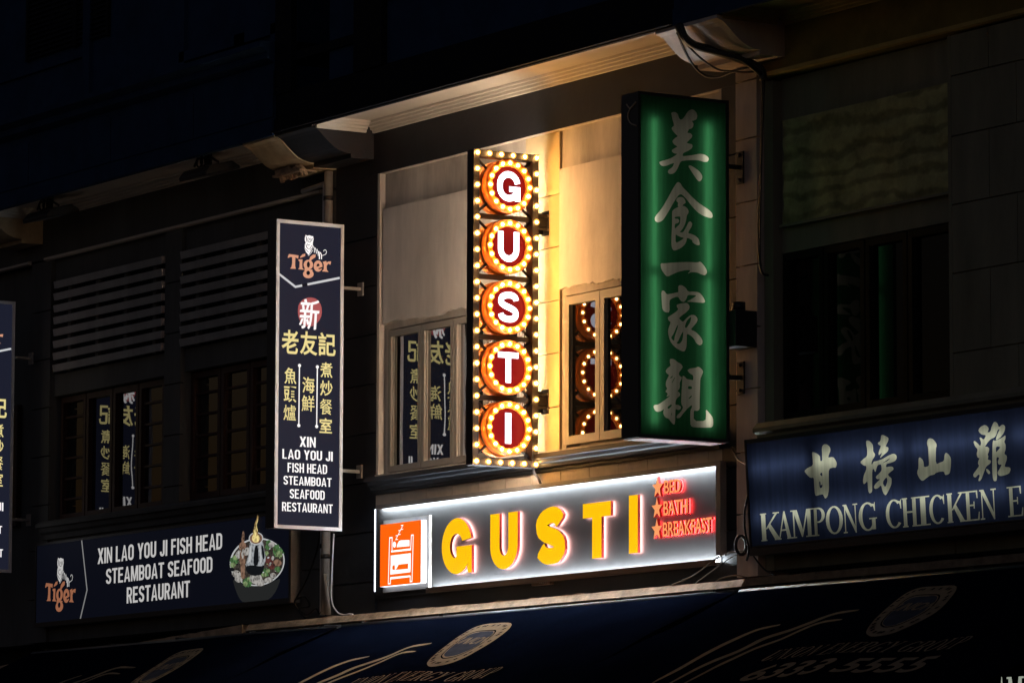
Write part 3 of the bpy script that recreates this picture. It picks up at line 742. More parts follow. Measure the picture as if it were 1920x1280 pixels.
for ch, zc in zip('GUSTI', CZ):
    d = MB()
    # front and back drum with a dark waist between
    d.lathe_x([(.505, .0), (.505, .232), (.588, .232), (.588, .174)], (0, CY, zc), 48, 0)
    d.lathe_x([(.588, .174), (.572, .172), (.570, .168)], (0, CY, zc), 48, 1)
    d.lathe_x([(.462, .0), (.462, .216), (.505, .216)], (0, CY, zc), 48, 2)
    d.lathe_x([(.462, .0), (.462, .232), (.377, .232), (.377, .0)], (0, CY, zc), 48, 0)
    dd = d.build('letter_drum', [DRUM, DRUMR, BLACK], bs)
    f = MB(); f.lathe_x([(.570, .172), (.5702, 0)], (0, CY, zc), 48, 0, False); fo = f.build('disc', DISC, dd)
    for s in (1, -1):
        t = MB(); xx = .575 if s > 0 else .3745; bw = {'G': .232, 'U': .212, 'S': .208, 'T': .205, 'I': .058}[ch]; lh = .26
        for i_, p_ in enumerate(sans(ch, bw/lh if ch != 'I' else .2, .21)):
            t.add([(xx+s*.0002*i_, CY+s*(u*lh*(1 if ch != 'I' else 1.1)-bw/2), zc-lh/2+v*lh) for u, v in p_], [list(range(len(p_)))])
        t.build('letter', LWHITE, dd, recalc=False)
    for k in range(16):
        q = 2*math.pi*k/16
        bulb('ring_bulb', (.588+.012, CY+.198*math.sin(q), zc+.198*math.cos(q)), dd)
rearb = MB()
def rear(p):
    rearb.sphere(p, .0124, 0, 8, 5, (.8, 1, 1))
for i in range(NB):
    z = Z1-.031-(Z1-Z0-.062)*i/(NB-1); rear((.43-.016, Y0+.031, z)); rear((.43-.016, Y1-.031, z))
for i in range(1, 5):
    y = Y0+.031+(Y1-Y0-.062)*i/5; rear((.43-.016, y, Z1-.031)); rear((.43-.016, y, Z0+.031))
for zc in CZ:
    for k in range(16): q = 2*math.pi*k/16; rear((.377-.013, CY+.198*math.sin(q), zc+.198*math.cos(q)))
tag(rearb.build('rear_bulbs', BULBR, bs), kind='stuff')
for zc in (7.150, 5.617):
    b = MB(); b.box(.455, .51, Y1, .046, zc-.04, zc+.04); b.box(.515, .535, -.07, .045, zc+.05, zc+.066); b.box(.515, .535, -.07, .045, zc-.066, zc-.05)
    b.box(.42, .535, .03, .046, zc-.105, zc+.105); b.box(.43, .445, -.07, .03, zc-.09, zc+.09)
    bo = b.build('bracket', IRON, bs)
    for dz in (-.06, .06): MB().sphere((.53, .028, zc+dz), .012, 0, 8, 5).build('bolt', GREYMET, bo)
b = MB(); b.tube([(.50, -.10, 5.05), (.50, -.09, 5.00), (.50, -.05, 4.965), (.50, -.02, 4.90)], .012, 8); b.build('conduit', GREYMET, bs)

# ---------------------------------------------------------------- horizontal lit fascia sign
gs = thing('fascia_sign', 'long horizontal sign with big yellow raised letters and a white lit edge', 'sign', (.5, 0, 4.12))
PY = -.006
MB().box(-2.285, 3.165, PY, .018, 4.075, 4.905).build('back_panel', PANELG, gs)
o = MB(); o.box(-2.20, 3.22, -.050, PY-.001, 4.886, 4.909); o.box(-2.20, 3.22, -.056, -.0495, 4.870, 4.909); o.build('hood', GREYMET, gs)
o = MB(); o.box(-1.29, 3.18, -.072, PY-.001, 4.078, 4.102); o.box(-1.29, 3.18, -.079, -.0715, 4.075, 4.122); o.build('lower_channel', LEDBAR, gs)
o = MB(); o.box(3.166, 3.23, -.06, .02, 4.15, 4.90); o.build('end_plate', GREYMET, gs)
MB().box(-2.18, 3.18, -.046, -.020, 4.880, 4.885).build('led_strip', LED, gs)
MB().box(-1.28, 3.16, -.058, -.024, 4.103, 4.108).build('led_strip', LED, gs)
MB().box(-2.298, -2.288, -.012, -.004, 4.14, 4.88).build('led_strip', ICONS, gs)
def arc(cx, cz, rx, rz, a0, a1, n=14): return [(cx+rx*math.cos(math.radians(a0+(a1-a0)*i/n)), cz+rz*math.sin(math.radians(a0+(a1-a0)*i/n))) for i in range(n+1)]
def raised(pts, name='letter'):
    """one raised letter: glowing face, dark return and a lit back that halos the panel"""
    o = MB(); n = len(pts)
    o.prism([(x-.028, -.045, z) for x, z in pts], (0, .025, 0), 0, side=1, back=2)
    return o.build(name, [AMBER, REDSIDE, HALO], gs)
h = .4865; zb = 4.2195
# G
cx, cz = -.798, zb+h/2; rx, rz = .178, h/2-.072
gp = arc(cx, cz, rx, rz, 22, 180, 16)+arc(cx, cz, rx, rz, 190, 305, 12)+[(cx+.165, cz-.105), (cx+.165, cz-.018), (cx-.005, cz-.018)]
G1 = arc(-.798, cz, .250, h/2, 14, 331, 40)
G2 = [(-.575, zb+.01), (-.553, zb+.0), (-.546, cz+.015), (-.80, cz+.015), (-.80, cz-.115), (-.69, cz-.115)]
Gi = arc(-.806, cz, .107, h/2-.135, 300, 22, 26)
raised(G1[:-1]+[(-.625, zb+.055), (-.605, zb+.002), (-.548, zb+.002), (-.548, cz-.005), (-.80, cz-.005), (-.80, cz-.112), (-.702, cz-.112)]+Gi[3:])
# U
ux0, ux1 = -.243, .198; um = (ux0+ux1)/2; wd = .148
Uo = [(ux0, zb+h-.005)]+arc(um, zb+.20, (ux1-ux0)/2, .20, 180, 360, 22)+[(ux1, zb+h-.005), (ux1-wd, zb+h-.005)]+arc(um, zb+.20, (ux1-ux0)/2-wd, .085, 360, 180, 14)+[(ux0+wd, zb+h-.005)]
raised(Uo)
# S
sc = .7195; S1 = arc(sc, zb+h-.155, .16, .083, 15, 180, 14)+arc(sc+.0, zb+h-.155, .16, .083, 190, 245, 5)
spine = [(.868, zb+.352), (.835, zb+.395), (.775, zb+.417), (.70, zb+.415), (.61, zb+.39), (.565, zb+.345), (.575, zb+.295), (.635, zb+.262), (.72, zb+.240), (.81, zb+.213), (.868, zb+.172), (.872, zb+.122), (.83, zb+.082), (.75, zb+.068), (.66, zb+.070), (.60, zb+.092), (.558, zb+.135)]
raised(smooth(stroke(spine, [.16, .14, .138, .138, .14, .148, .15, .148, .148, .148, .15, .15, .142, .138, .138, .14, .16]), 1))
raised([(1.221, zb+h-.012), (1.221, zb+h-.132), (1.363, zb+h-.132), (1.363, zb+.012), (1.505, zb+.012), (1.505, zb+h-.132), (1.645, zb+h-.132), (1.645, zb+h-.012)])
raised([(1.917, zb+.022), (2.047, zb+.022), (2.047, zb+h+.012), (1.917, zb+h+.012)])
# icon box
o = MB(); o.prism([(-2.062, -.09, 4.168), (-1.352, -.09, 4.168), (-1.352, -.09, 4.722), (-2.062, -.09, 4.722)], (0, .052, 0), 0, side=1, back=1)
ib = o.build('icon_box', [ICON, ICONS], gs)
MB().box(-2.10, -1.31, -.036, PY-.001, 4.12, 4.765).build('icon_backboard', GREYMET, gs)
K = crop(700, 960, .117146)
def pic(pts):
    q = []
    for p_ in pts: a = W(*K(p_), y=-.091); q.append((a.x, a.z))
    return q
parts = []
def outline(a, b, wdt): parts.append(stroke(pic([a, b]), wdt))
white = MB()
def addpic(pts): white.add([(x, -.0915, z) for x, z in pic(pts)], [list(range(len(pts)))], 0)
def line(pts, wpx=.013):
    q = stroke(pic(pts), wpx); white.add([(x, -.0915, z) for x, z in q], [list(range(len(q)))], 0)
# posts (white outlines), bed boards, sleepers
line([(262, 400), (240, 1140), (272, 1138), (276, 1060), (592, 1022), (590, 1105), (620, 1102), (640, 362), (610, 366), (598, 588), (300, 622), (302, 402), (256, 408)], .0125)
addpic([(285, 612), (600, 574), (604, 606), (285, 640)]); addpic([(270, 1035), (590, 1005), (592, 1030), (270, 1068)])
addpic([(278, 690), (600, 650), (600, 815), (380, 840), (350, 915), (550, 915), (598, 905), (592, 955), (272, 995), (276, 905), (306, 925), (345, 918), (348, 850), (310, 848), (306, 905)][:1]+[(600, 650), (600, 812), (278, 850)])
addpic([(276, 850), (330, 840), (305, 860), (305, 910), (272, 925)]); addpic([(340, 842), (405, 834), (368, 905), (345, 918), (346, 870)])
addpic([(272, 925), (305, 910), (330, 922), (345, 918), (368, 918), (560, 900), (598, 900), (594, 955), (272, 995)]); addpic([(558, 820), (600, 812), (598, 900), (556, 900)])
addpic(ell(338, 515, 26, 48, 20)); addpic([(375, 555), (385, 510), (410, 460), (440, 445), (580, 440), (580, 540), (375, 558)])
for x, y in ((458, 238), (417, 320), (376, 402)):
    line([(x-17, y-28), (x+17, y-33), (x-17, y+33), (x+20, y+30)], .0075)
white.build('pictogram', ICONW, ib, recalc=False)
# three small words with stars
K2 = crop(1220, 880, 125/1185)
def sp(p_): a = W(*K2(p_), y=-.045); return (a.x, a.z)
def small(body, a, b, nm):
    u0, v0 = sp(a); u1, v1 = sp(b)
    vs, fs = fit(body, (u0, v0, u1, v1), .012)
    o = MB(); n = len(vs)
    o.add([(u, -.045, v) for u, v in vs], fs, 0); o.add([(u, -.020, v) for u, v in vs], [f[::-1] for f in fs], 2)
    ed = {}
    for f in fs:
        for i in range(len(f)): ed[(f[i], f[(i+1) % len(f)])] = 1
    b0 = len(o.v)
    o.v += [Vector((u, -.045, v)) for u, v in vs]+[Vector((u, -.022, v)) for u, v in vs]
    for (i, j) in ed:
        if (j, i) not in ed: o.f.append([b0+j, b0+i, b0+n+i, b0+n+j]); o.m.append(1); o.sm.append(False)
    o.build(nm, [PEACH, REDGLOW, REDBACK], gs, recalc=False)
small('BED', (240, 428), (532, 160), 'lettering'); small('BATH', (228, 815), (655, 510), 'lettering'); small('BREAKFAST', (218, 1195), (1085, 838), 'lettering')
for cxp, cyp in ((122, 320), (110, 690), (108, 1065)):
    u, v = sp((cxp, cyp)); st = []
    for k in range(10):
        q = math.pi/2+math.pi*k/5; rr = .072 if k % 2 == 0 else .030
        st.append((u+rr*math.cos(q)*1.12, -.045, v+rr*1.25*math.sin(q)))
    o = MB(); o.prism(st, (0, .024, 0), 0, side=1, back=2); o.build('star', [PEACH, REDGLOW, REDBACK], gs)
tg = thing('label_box', 'small oblong metal box with dials under the yellow lettered sign', 'utility box', (.02, 0, 4.03))
o = MB(); a = W(999, 1098, y=-.01); b_ = W(1034, 1086, y=-.01); o.box(a.x, b_.x, -.025, .018, a.z, a.z+.04); o.build('case', LEDBAR, tg, bevel=.004)
o = MB()
for k in range(5): xx = a.x+.13+.03*k; o.box(xx, xx+.015, -.03, -.024, a.z+.012, a.z+.028)
o.build('dial', GREYMET, tg)

# ---------------------------------------------------------------- green brush lettered lightbox
GX = 3.633; GY0, GY1, GZ0, GZ1 = -1.118, -.255, 5.013, 7.740
gn = thing('lightbox_sign', 'tall green lightbox with cream brush characters on a black cabinet', 'sign', (3.52, -.05, 6.3))
def cabinet(x0, x1, y0, y1, z0, z1, fr, parent, m=CABIN, lin=INNER):
    """box open towards +x behind a framed face"""
    o = MB()
    o.box(x0, x0+.01, y0, y1, z0, z1); o.box(x0+.01, x1, y0, y0+.01, z0, z1); o.box(x0+.01, x1, y1-.01, y1, z0, z1)
    o.box(x0+.01, x1, y0+.01, y1-.01, z0, z0+.01); o.box(x0+.01, x1, y0+.01, y1-.01, z1-.01, z1)
    o.box(x1-.012, x1+.006, y0-.003, y0+fr, z0-.003, z1+.003); o.box(x1-.012, x1+.006, y1-fr, y1+.003, z0-.003, z1+.003)
    o.box(x1-.012, x1+.005, y0+fr, y1-fr, z0-.003, z0+fr); o.box(x1-.012, x1+.005, y0+fr, y1-fr, z1-fr, z1+.003)
    return o.build('cabinet', m, parent)
cabinet(3.395, GX, GY0, GY1, GZ0, GZ1, .022, gn)
C1 = crop(1220, 190, 130/1109); C2 = crop(1220, 340, 130/1109); C3 = crop(1220, 470, 130/832); C4 = crop(1220, 660, 130/1109)
glyphs = []
def gl(c, pts, k=1):
    q = [c(p_) for p_ in pts]; q = [W(*p_, x=GX) for p_ in smooth(q, 1)]
    glyphs.append(([[(a.y, a.z) for a in q]], k))
gl(C1, [(330,185),(370,170),(410,180),(440,210),(450,260),(480,300),(520,280),(560,220),(600,160),(650,130),(700,140),(740,190),(750,240),(735,290),(690,310),(660,315),(690,360),(680,410),(650,440),(610,450),(600,480),(585,505),(640,510),(670,545),(660,580),(610,630),(575,665),(620,680),(660,685),(675,715),(660,755),(600,795),(540,820),(520,835),(510,880),(620,870),(710,855),(780,840),(860,850),(920,890),(935,930),(910,970),(850,970),(780,945),(680,940),(560,945),(485,960),(460,1010),(430,1080),(400,1130),(360,1160),(310,1165),(275,1140),(285,1100),(330,1070),(360,1040),(380,985),(330,1000),(260,1030),(200,1040),(160,1020),(135,975),(180,955),(260,935),(330,910),(400,865),(430,840),(380,835),(345,810),(340,780),(380,755),(435,725),(390,700),(355,665),(350,630),(390,590),(440,560),(400,525),(360,480),(335,435),(350,410),(375,395),(370,350),(350,290),(340,230)])
gl(C1, [(600,1035),(640,1025),(700,1060),(770,1110),(820,1170),(830,1220),(810,1265),(780,1285),(740,1250),(700,1190),(660,1130)])
gl(C2, [(440,10),(480,30),(510,90),(580,160),(660,245),(760,340),(850,400),(930,455),(980,500),(1000,560),(970,590),(910,575),(830,545),(760,500),(700,440),(640,370),(580,290),(530,235),(490,205),(455,215),(420,260),(380,320),(340,390),(290,480),(240,560),(190,630),(120,660),(75,635),(65,585),(100,530),(160,460),(220,370),(270,280),(320,190),(370,100),(410,35)])
gl(C2, [(430,265),(470,250),(520,255),(555,300),(565,345),(530,365),(515,385),(500,405),(440,410),(435,370),(445,345),(415,320),(415,285)])
gl(C2, [(355,465),(400,430),(470,400),(530,390),(580,420),(610,470),(605,510),(580,545),(570,620),(550,690),(520,750),(480,800),(460,815),(520,815),(550,770),(580,710),(610,650),(640,640),(670,675),(655,730),(620,780),(600,830),(650,840),(720,870),(770,920),(785,980),(785,1020),(740,1020),(690,990),(665,960),(670,940),(600,905),(580,910),(575,960),(540,1020),(480,1070),(400,1105),(360,1100),(335,1040),(335,900),(345,700),(345,560),(345,490)])
gl(C2, [(385,570),(475,558),(478,600),(470,680),(430,720),(385,762),(388,680),(440,668),(462,635),(445,600),(388,596)], 0)
gl(C2, [(400,845),(420,860),(480,890),(540,905),(480,950),(400,990)], 0)
gl(C3, [(118,150),(170,152),(240,145),(340,138),(460,135),(560,142),(600,130),(640,175),(672,225),(678,265),(655,295),(610,285),(560,260),(490,255),(440,280),(485,232),(420,232),(340,250),(270,280),(205,312),(175,290),(130,225)])
gl(C3, [(130,480),(165,480),(195,525),(250,515),(320,500),(335,495),(330,420),(370,410),(420,440),(450,490),(520,490),(585,500),(630,550),(658,610),(640,625),(560,620),(470,612),(430,612),(500,575),(555,538),(500,530),(445,530),(430,580),(400,618),(360,600),(330,550),(300,555),(250,575),(225,600),(230,740),(180,738),(145,710),(135,620)])
gl(C3, [(315,645),(380,630),(440,625),(470,660),(465,700),(420,745),(370,780),(340,810),(360,830),(390,855),(430,810),(480,770),(530,770),(565,810),(560,850),(520,900),(480,945),(540,970),(600,1030),(625,1080),(620,1120),(590,1135),(550,1110),(520,1050),(480,1015),(435,990),(435,1080),(430,1160),(410,1205),(380,1205),(310,1170),(250,1110),(225,1050),(210,980),(215,930),(245,855),(215,835),(205,800),(250,770),(310,730),(335,700),(315,670)])
gl(C3, [(490,790),(480,850),(450,900),(425,930),(410,910),(430,850),(460,810)], 0)
gl(C3, [(325,885),(330,910),(310,970),(290,1030),(285,1080),(265,1070),(245,1040),(275,1000),(300,940)], 0)
gl(C3, [(390,960),(392,1020),(380,1080),(350,1115),(325,1115),(310,1098),(330,1090),(355,1030)], 0)
gl(C4, [(310,105),(375,110),(430,155),(490,190),(518,235),(490,280),(450,330),(460,375),(505,400),(490,440),(465,490),(470,540),(460,590),(430,620),(470,650),(475,690),(440,720),(405,760),(395,840),(440,840),(490,870),(480,910),(440,925),(400,900),(395,1000),(395,1080),(385,1165),(340,1130),(290,1060),(240,1045),(205,990),(205,940),(220,905),(170,940),(110,955),(70,930),(45,870),(65,840),(120,840),(200,785),(260,740),(320,690),(250,715),(280,660),(235,630),(270,580),(245,545),(245,480),(270,420),(300,365),(260,340),(240,300),(270,255),(325,215),(310,170)])
for hq in ([(310,410),(350,378),(360,388),(320,420)], [(400,395),(345,495),(340,485),(380,410)], [(265,880),(330,830),(345,850),(290,910)], [(330,1000),(340,960),(345,1010)]): gl(C4, hq, 0)
gl(C4, [(595,280),(640,260),(720,250),(765,230),(810,260),(845,310),(820,370),(795,430),(790,560),(785,800),(785,920),(740,940),(690,925),(690,1100),(880,1100),(890,1000),(885,910),(940,970),(1000,1050),(1005,1140),(990,1200),(900,1205),(700,1200),(640,1180),(635,1060),(640,920),(665,880),(660,840),(600,890),(520,980),(470,1050),(415,1055),(420,1010),(480,960),(525,880),(490,830),(495,650),(505,500),(510,375),(545,385),(580,430),(640,440),(685,450),(685,370),(630,340),(595,300)])
for hq in ([(600,540),(660,545),(665,590),(600,590)], [(605,740),(660,685),(660,710),(615,750)]): gl(C4, hq, 0)
res = inlay((GY0+.015, GZ0+.015, GY1-.015, GZ1-.015), glyphs)
for k, nm, m in ((0, 'sign_face', F_GREEN), (1, 'lettering', F_CREAM)):
    o = MB()
    for t in res.get(k, []): o.add([(GX-.002, u, v) for u, v in t], [(0, 1, 2)])
    o.build(nm, m, gn, recalc=False)
o = MB()
for y in (GY0+.155, GY1-.19):
    for z0, z1 in ((5.12, 6.30), (6.36, 7.54)): o.tube([(3.586, y, z0), (3.586, y, z1)], .013, 8)
o.build('tube_lamp', TUBE, gn)
for zc in (7.235, 5.545):
    b = MB(); b.box(3.50, 3.535, GY1, -.062, zc-.018, zc+.018); b.box(3.47, 3.565, -.064, -.051, zc-.13, zc+.13); bo = b.build('bracket', BLACK, gn)
    for dz in (-.10, .10): MB().sphere((3.52, -.068, zc+dz), .016, 0, 8, 5).build('bolt', IRON, bo)
MB().box(3.40, 3.625, GY0+.02, GY1-.02, GZ0-.010, GZ0-.004).build('drip_tray', mat('dusty red tray', (.35, .16, .15), .6), gn)
sr_ = MB(); sr_.tube([W(q[0], q[1], y=GY0-.004) for q in smooth([(1175,196),(1180,204),(1186,199),(1194,189),(1186,200),(1178,210),(1177,222),(1182,232),(1193,236)], 1, False)], .006, 6); sr_.build('torn_sticker', mat('torn sticker edge', (.55, .42, .28), .8), gn)
jb = thing('junction_box', 'dark electrical box with a round cap fixed on the beige pilaster beside the green sign', 'utility box', (3.60, -.1, 5.9))
a = W(1386, 660, y=-.12); o = MB(); o.box(3.50, 3.735, -.26, -.052, 5.77, 6.06); o.box(3.42, 3.50, -.20, -.052, 5.79, 6.05); o.build('case', CABIN, jb, bevel=.006)
o = MB(); o.tube([(3.62, -.15, 6.06), (3.62, -.15, 6.135)], .055, 14); o.build('cap', BLACK, jb)

# ---------------------------------------------------------------- narrow restaurant lightbox (two of them)
TX = -2.505; TY0, TY1, TZ0, TZ1 = -.930, -.238, 4.690, 7.466
A1 = crop(480, 400, .25); A2 = crop(480, 680, .25781); A3 = crop(530, 430, 110/1280)
def tp(c, p_): a = W(*c(p_), x=TX); return (a.y, a.z)
def rect_lr(c, lb_, rt, f): a = f(c, lb_); b = f(c, rt); return (a[0], a[1], b[0], b[1])
LOGO = {}     # the emblem, in units of its own box
def logo_shapes():
    raw = []
    def add(pts, k): raw.append((pts, k))
    add([(135,540),(220,550),(345,570),(335,640),(275,612),(270,740),(270,800),(285,862),(160,856),(190,820),(205,740),(205,602),(165,602),(115,625),(110,600)], 'o')
    add([(345,655),(430,655),(425,760),(428,840),(465,882),(335,868),(365,830),(370,705),(340,680)], 'o')
    add([(380,600),(430,545),(490,530),(490,580),(440,605),(375,622)], 'o')
    add(ell(558, 772, 103, 108), 'o'); add(ell(558, 768, 34, 66), 'b')
    add([(575,670),(600,600),(660,550),(720,550),(712,610),(655,645),(600,690)], 'o')
    add([(480,845),(545,870),(640,880),(660,900),(560,930),(470,900)], 'o')
    add(ell(558, 975, 116, 92), 'o'); add(ell(554, 950, 40, 48), 'b')
    add(ell(770, 802, 96, 122), 'o'); add([(735,815),(742,765),(775,742),(800,770),(800,800)], 'b'); add([(770,850),(872,818),(872,850),(790,872)], 'b')
    add([(870,710),(950,690),(955,725),(1000,700),(1055,700),(1040,772),(990,748),(955,800),(962,885),(1000,930),(855,915),(895,870),(895,760)], 'o')
    add([(480,190),(500,120),(530,142),(580,130),(640,152),(662,150),(672,220),(655,290),(655,360),(640,430),(600,500),(560,560),(510,500),(480,430),(482,330),(500,290),(480,240)], 'w')
    for l_, w_ in (([(512,160),(520,230),(530,275)], 14), ([(555,180),(545,230),(565,275),(600,280),(620,230),(610,190)], 10), ([(585,200),(592,240)], 16), ([(648,190),(630,260)], 10),
                   ([(505,330),(520,390),(560,430)], 12), ([(530,310),(550,350),(590,330)], 9), ([(490,420),(530,470),(560,500)], 10), ([(635,350),(600,410),(575,430)], 10), ([(635,410),(590,470)], 10)):
        add(stroke(l_, w_), 'b')
    for l_, w_ in (([(665,360),(690,430),(690,510)], 13), ([(700,400),(725,450),(735,530)], 16), ([(745,430),(765,480),(775,580)], 14), ([(785,480),(800,560),(800,650)], 24), ([(815,500),(845,560),(845,650)], 20),
                   ([(655,450),(620,510),(560,575)], 10), ([(850,575),(900,560),(940,540),(955,490),(935,450),(905,450),(890,480)], 11)):
        add(stroke(l_, w_), 'w')
    return raw
LOGOS = logo_shapes()
def tiger_part(parent, name, to3, mo, mw, mb_):
    o = MB(); ks = {'o': 0, 'w': 1, 'b': 2}
    for i, (pts, k) in enumerate(LOGOS):
        o.add([to3(p_, (1 if k != 'b' else 2)+.02*i) for p_ in pts], [list(range(len(pts)))], ks[k])
    return o.build(name, [mo, mw, mb_], parent, recalc=False)

ts = thing('lightbox_sign', 'narrow navy restaurant sign with copper logo and yellow characters seen whole beside grey louvres', 'sign', (-2.58, 0, 6.1), 'vertical restaurant signs')
cabinet(-2.668, TX, TY0, TY1, TZ0, TZ1, .002, ts)
o = MB(); fw = .028
o.box(TX-.004, TX+.010, TY0-.004, TY0+fw, TZ0-.004, TZ1+.004); o.box(TX-.004, TX+.010, TY1-fw, TY1+.004, TZ0-.004, TZ1+.004)
o.box(TX-.004, TX+.009, TY0+fw, TY1-fw, TZ0-.004, TZ0+fw); o.box(TX-.004, TX+.009, TY0+fw, TY1-fw, TZ1-fw, TZ1+.004)
o.build('frame', ALU, ts)
MB().add([(TX+.001, TY0+.02, TZ0+.02), (TX+.001, TY1-.02, TZ0+.02), (TX+.001, TY1-.02, TZ1-.02), (TX+.001, TY0+.02, TZ1-.02)], [(0, 1, 2, 3)]).build('sign_face', SNAVY, ts, recalc=False)
tiger_part(ts, 'emblem', lambda p_, l_: (TX+.0015+.0004*l_, *tp(A3, p_)), SORA, SWHITE, SBLK)
# zigzag silver trim
def tline(pts, wd_, m, name, c=A1, x=.002):
    q = stroke([tp(c, p_) for p_ in pts], wd_); return MB().add([(TX+x, u, v) for u, v in q], [list(range(len(q)))]).build(name, m, ts, recalc=False)
tline([(165, 449), (295, 551), (628, 484)], .020, SCHR, 'trim'); tline([(345, 541), (385, 533)], .021, SBLK, 'trim', x=.0025)
o = MB(); q = [tp(A1, p_) for p_ in smooth([(320,680),(350,645),(400,628),(455,640),(490,690),(494,760),(470,810),(430,845),(380,850),(340,825),(318,780),(312,730)], 1)]
o.add([(TX+.002, u, v) for u, v in q], [list(range(len(q)))]); o.build('seal', SRED, ts, recalc=False)
def ttext(items, name, m, x=.003):
    o = MB()
    for body, c, lb_, rt, bold, sh in items:
        vs, fs = fit(body, rect_lr(c, lb_, rt, tp), bold, shear=sh); o.add([(TX+x, u, v) for u, v in vs], fs)
    return o.build(name, m, ts, recalc=False)
o = MB()
for i_, (du, dv) in enumerate(((0, 0), (.005, .003), (-.004, -.003))):
    r_ = rect_lr(A1, (322, 862), (464, 650), tp); vs, fs = fit('新', r_, .002, shear=.06); o.add([(TX+.0035+.0001*i_, u+du, v+dv) for u, v in vs], fs)
o.build('seal_character', SWHITE, ts, recalc=False)
ttext([('老', A1, (190, 1048), (318, 878), .02, 0), ('友', A1, (328, 1058), (460, 890), .02, 0), ('記', A1, (465, 1064), (597, 900), .02, 0),
       ('魚', A2, (205, 150), (293, 38), .014, 0), ('頭', A2, (200, 282), (293, 174), .014, 0), ('爐', A2, (198, 416), (290, 308), .004, 0),
       ('海', A2, (335, 216), (425, 106), .014, 0), ('鮮', A2, (330, 350), (425, 240), .007, 0),
       ('煮', A2, (466, 104), (555, 0), .014, 0), ('炒', A2, (465, 238), (556, 132), .014, 0), ('餐', A2, (463, 374), (553, 266), .004, 0), ('室', A2, (460, 508), (552, 404), .014, 0)], 'characters', SYEL)
def srow(items, to2, put3, name, m, parent):
    o = MB(); L = 0
    for body, c, lb_, rt in items:
        for p_ in sans_row(body, rect_lr(c, lb_, rt, to2)):
            L += 1; o.add([put3(u, v, L*.000025) for u, v in p_], [list(range(len(p_)))])
    return o.build(name, m, parent, recalc=False)
srow([(b_, c_, l_, r_) for b_, c_, l_, r_, _, _ in [('XIN', A2, (316, 609), (433, 541), .028, 0), ('LAO YOU JI', A2, (190, 695), (557, 646), .028, 0), ('FISH HEAD', A2, (228, 793), (516, 741), .028, 0),
       ('STEAMBOAT', A2, (198, 883), (548, 838), .028, 0), ('SEAFOOD', A2, (243, 983), (498, 929), .028, 0), ('RESTAURANT', A2, (187, 1076), (556, 1029), .028, 0)]], tp, lambda u, v, d_: (TX+.003+d_, u, v), 'lettering', SWHITE, ts)
o = MB()
for a, b in (((315, 20), (310, 455)), ((445, 30), (440, 462))):
    A_ = tp(A2, a); B_ = tp(A2, b); q = stroke([A_, B_], .011); o.add([(TX+.003, u, v) for u, v in q], [list(range(4))])
    for c_ in (A_, B_): q = ell(*c_, .016, .016, 14); o.add([(TX+.0034, u, v) for u, v in q], [list(range(14))])
o.build('divider', SWHITE, ts, recalc=False)
for zc in (6.905, 5.240):
    b = MB(); b.box(-2.60, -2.565, TY1, -.012, zc-.014, zc+.014); b.box(-2.63, -2.535, -.013, -.001, zc-.06, zc+.06); b.build('bracket', GREYMET, ts)
t2 = copy_tree(ts, None, ts.location+Vector((-6.62, -.062, -.022)))
t2['label'] = 'narrow navy restaurant sign cut off by the left edge of the photo'

# ---------------------------------------------------------------- long restaurant lightbox under the louvred windows
ls = thing('lightbox_sign', 'long horizontal navy restaurant sign with a steaming pot of food printed at its right end', 'sign', (-6.3, -.05, 4.5))
LY = -.10; LX0, LX1, LZ0, LZ1 = -8.955, -3.675, 4.108, 4.955
o = MB(); o.box(LX0, LX1, LY+.004, .02, LZ0, LZ1); o.build('cabinet', GREYMET, ls)
o = MB(); f_ = .022
o.box(LX0-.003, LX0+f_, LY-.008, LY+.003, LZ0-.003, LZ1+.003); o.box(LX1-f_, LX1+.004, LY-.008, LY+.003, LZ0-.003, LZ1+.003)
o.box(LX0+f_, LX1-f_, LY-.007, LY+.003, LZ0-.003, LZ0+f_+.02); o.box(LX0+f_, LX1-f_, LY-.007, LY+.003, LZ1-f_, LZ1+.003); o.build('frame', CABIN, ls)
MB().add([(LX0+.01, LY, LZ0+.01), (LX1-.01, LY, LZ0+.01), (LX1-.01, LY, LZ1-.01), (LX0+.01, LY, LZ1-.01)], [(0, 1, 2, 3)]).build('sign_face', SNAVYD, ls, recalc=False)
B1 = crop(0, 960, .3125); B2 = crop(420, 960, 130/924)
def lp(c, p_): a = W(*c(p_), y=LY); return (a.x, a.z)
q0 = lp(B1, (270, 592)); q1 = lp(B1, (458, 245))
def l3(p_, l_):
    u = (p_[0]-110)/(1055-110); v = 1-(p_[1]-120)/(1065-120)
    return (q0[0]+u*(q1[0]-q0[0]), LY-.001-.0004*l_, q0[1]-.02+v*(q1[1]-q0[1]))
tiger_part(ls, 'emblem', l3, DORA, DWHITE, SBLK)
q = stroke([lp(B1, p_) for p_ in ((490, 160), (523, 465), (482, 640))], .022); MB().add([(u, LY-.0015, v) for u, v in q], [list(range(len(q)))]).build('trim', DSIL, ls, recalc=False)
srow([('XIN LAO YOU JI FISH HEAD', B1, (587, 310), (1335, 122)), ('STEAMBOAT SEAFOOD', B1, (637, 430), (1277, 264)), ('RESTAURANT', B1, (762, 546), (1142, 408))], lp, lambda u, v, d_: (u, LY-.002-d_, v), 'lettering', DWHITE, ls)
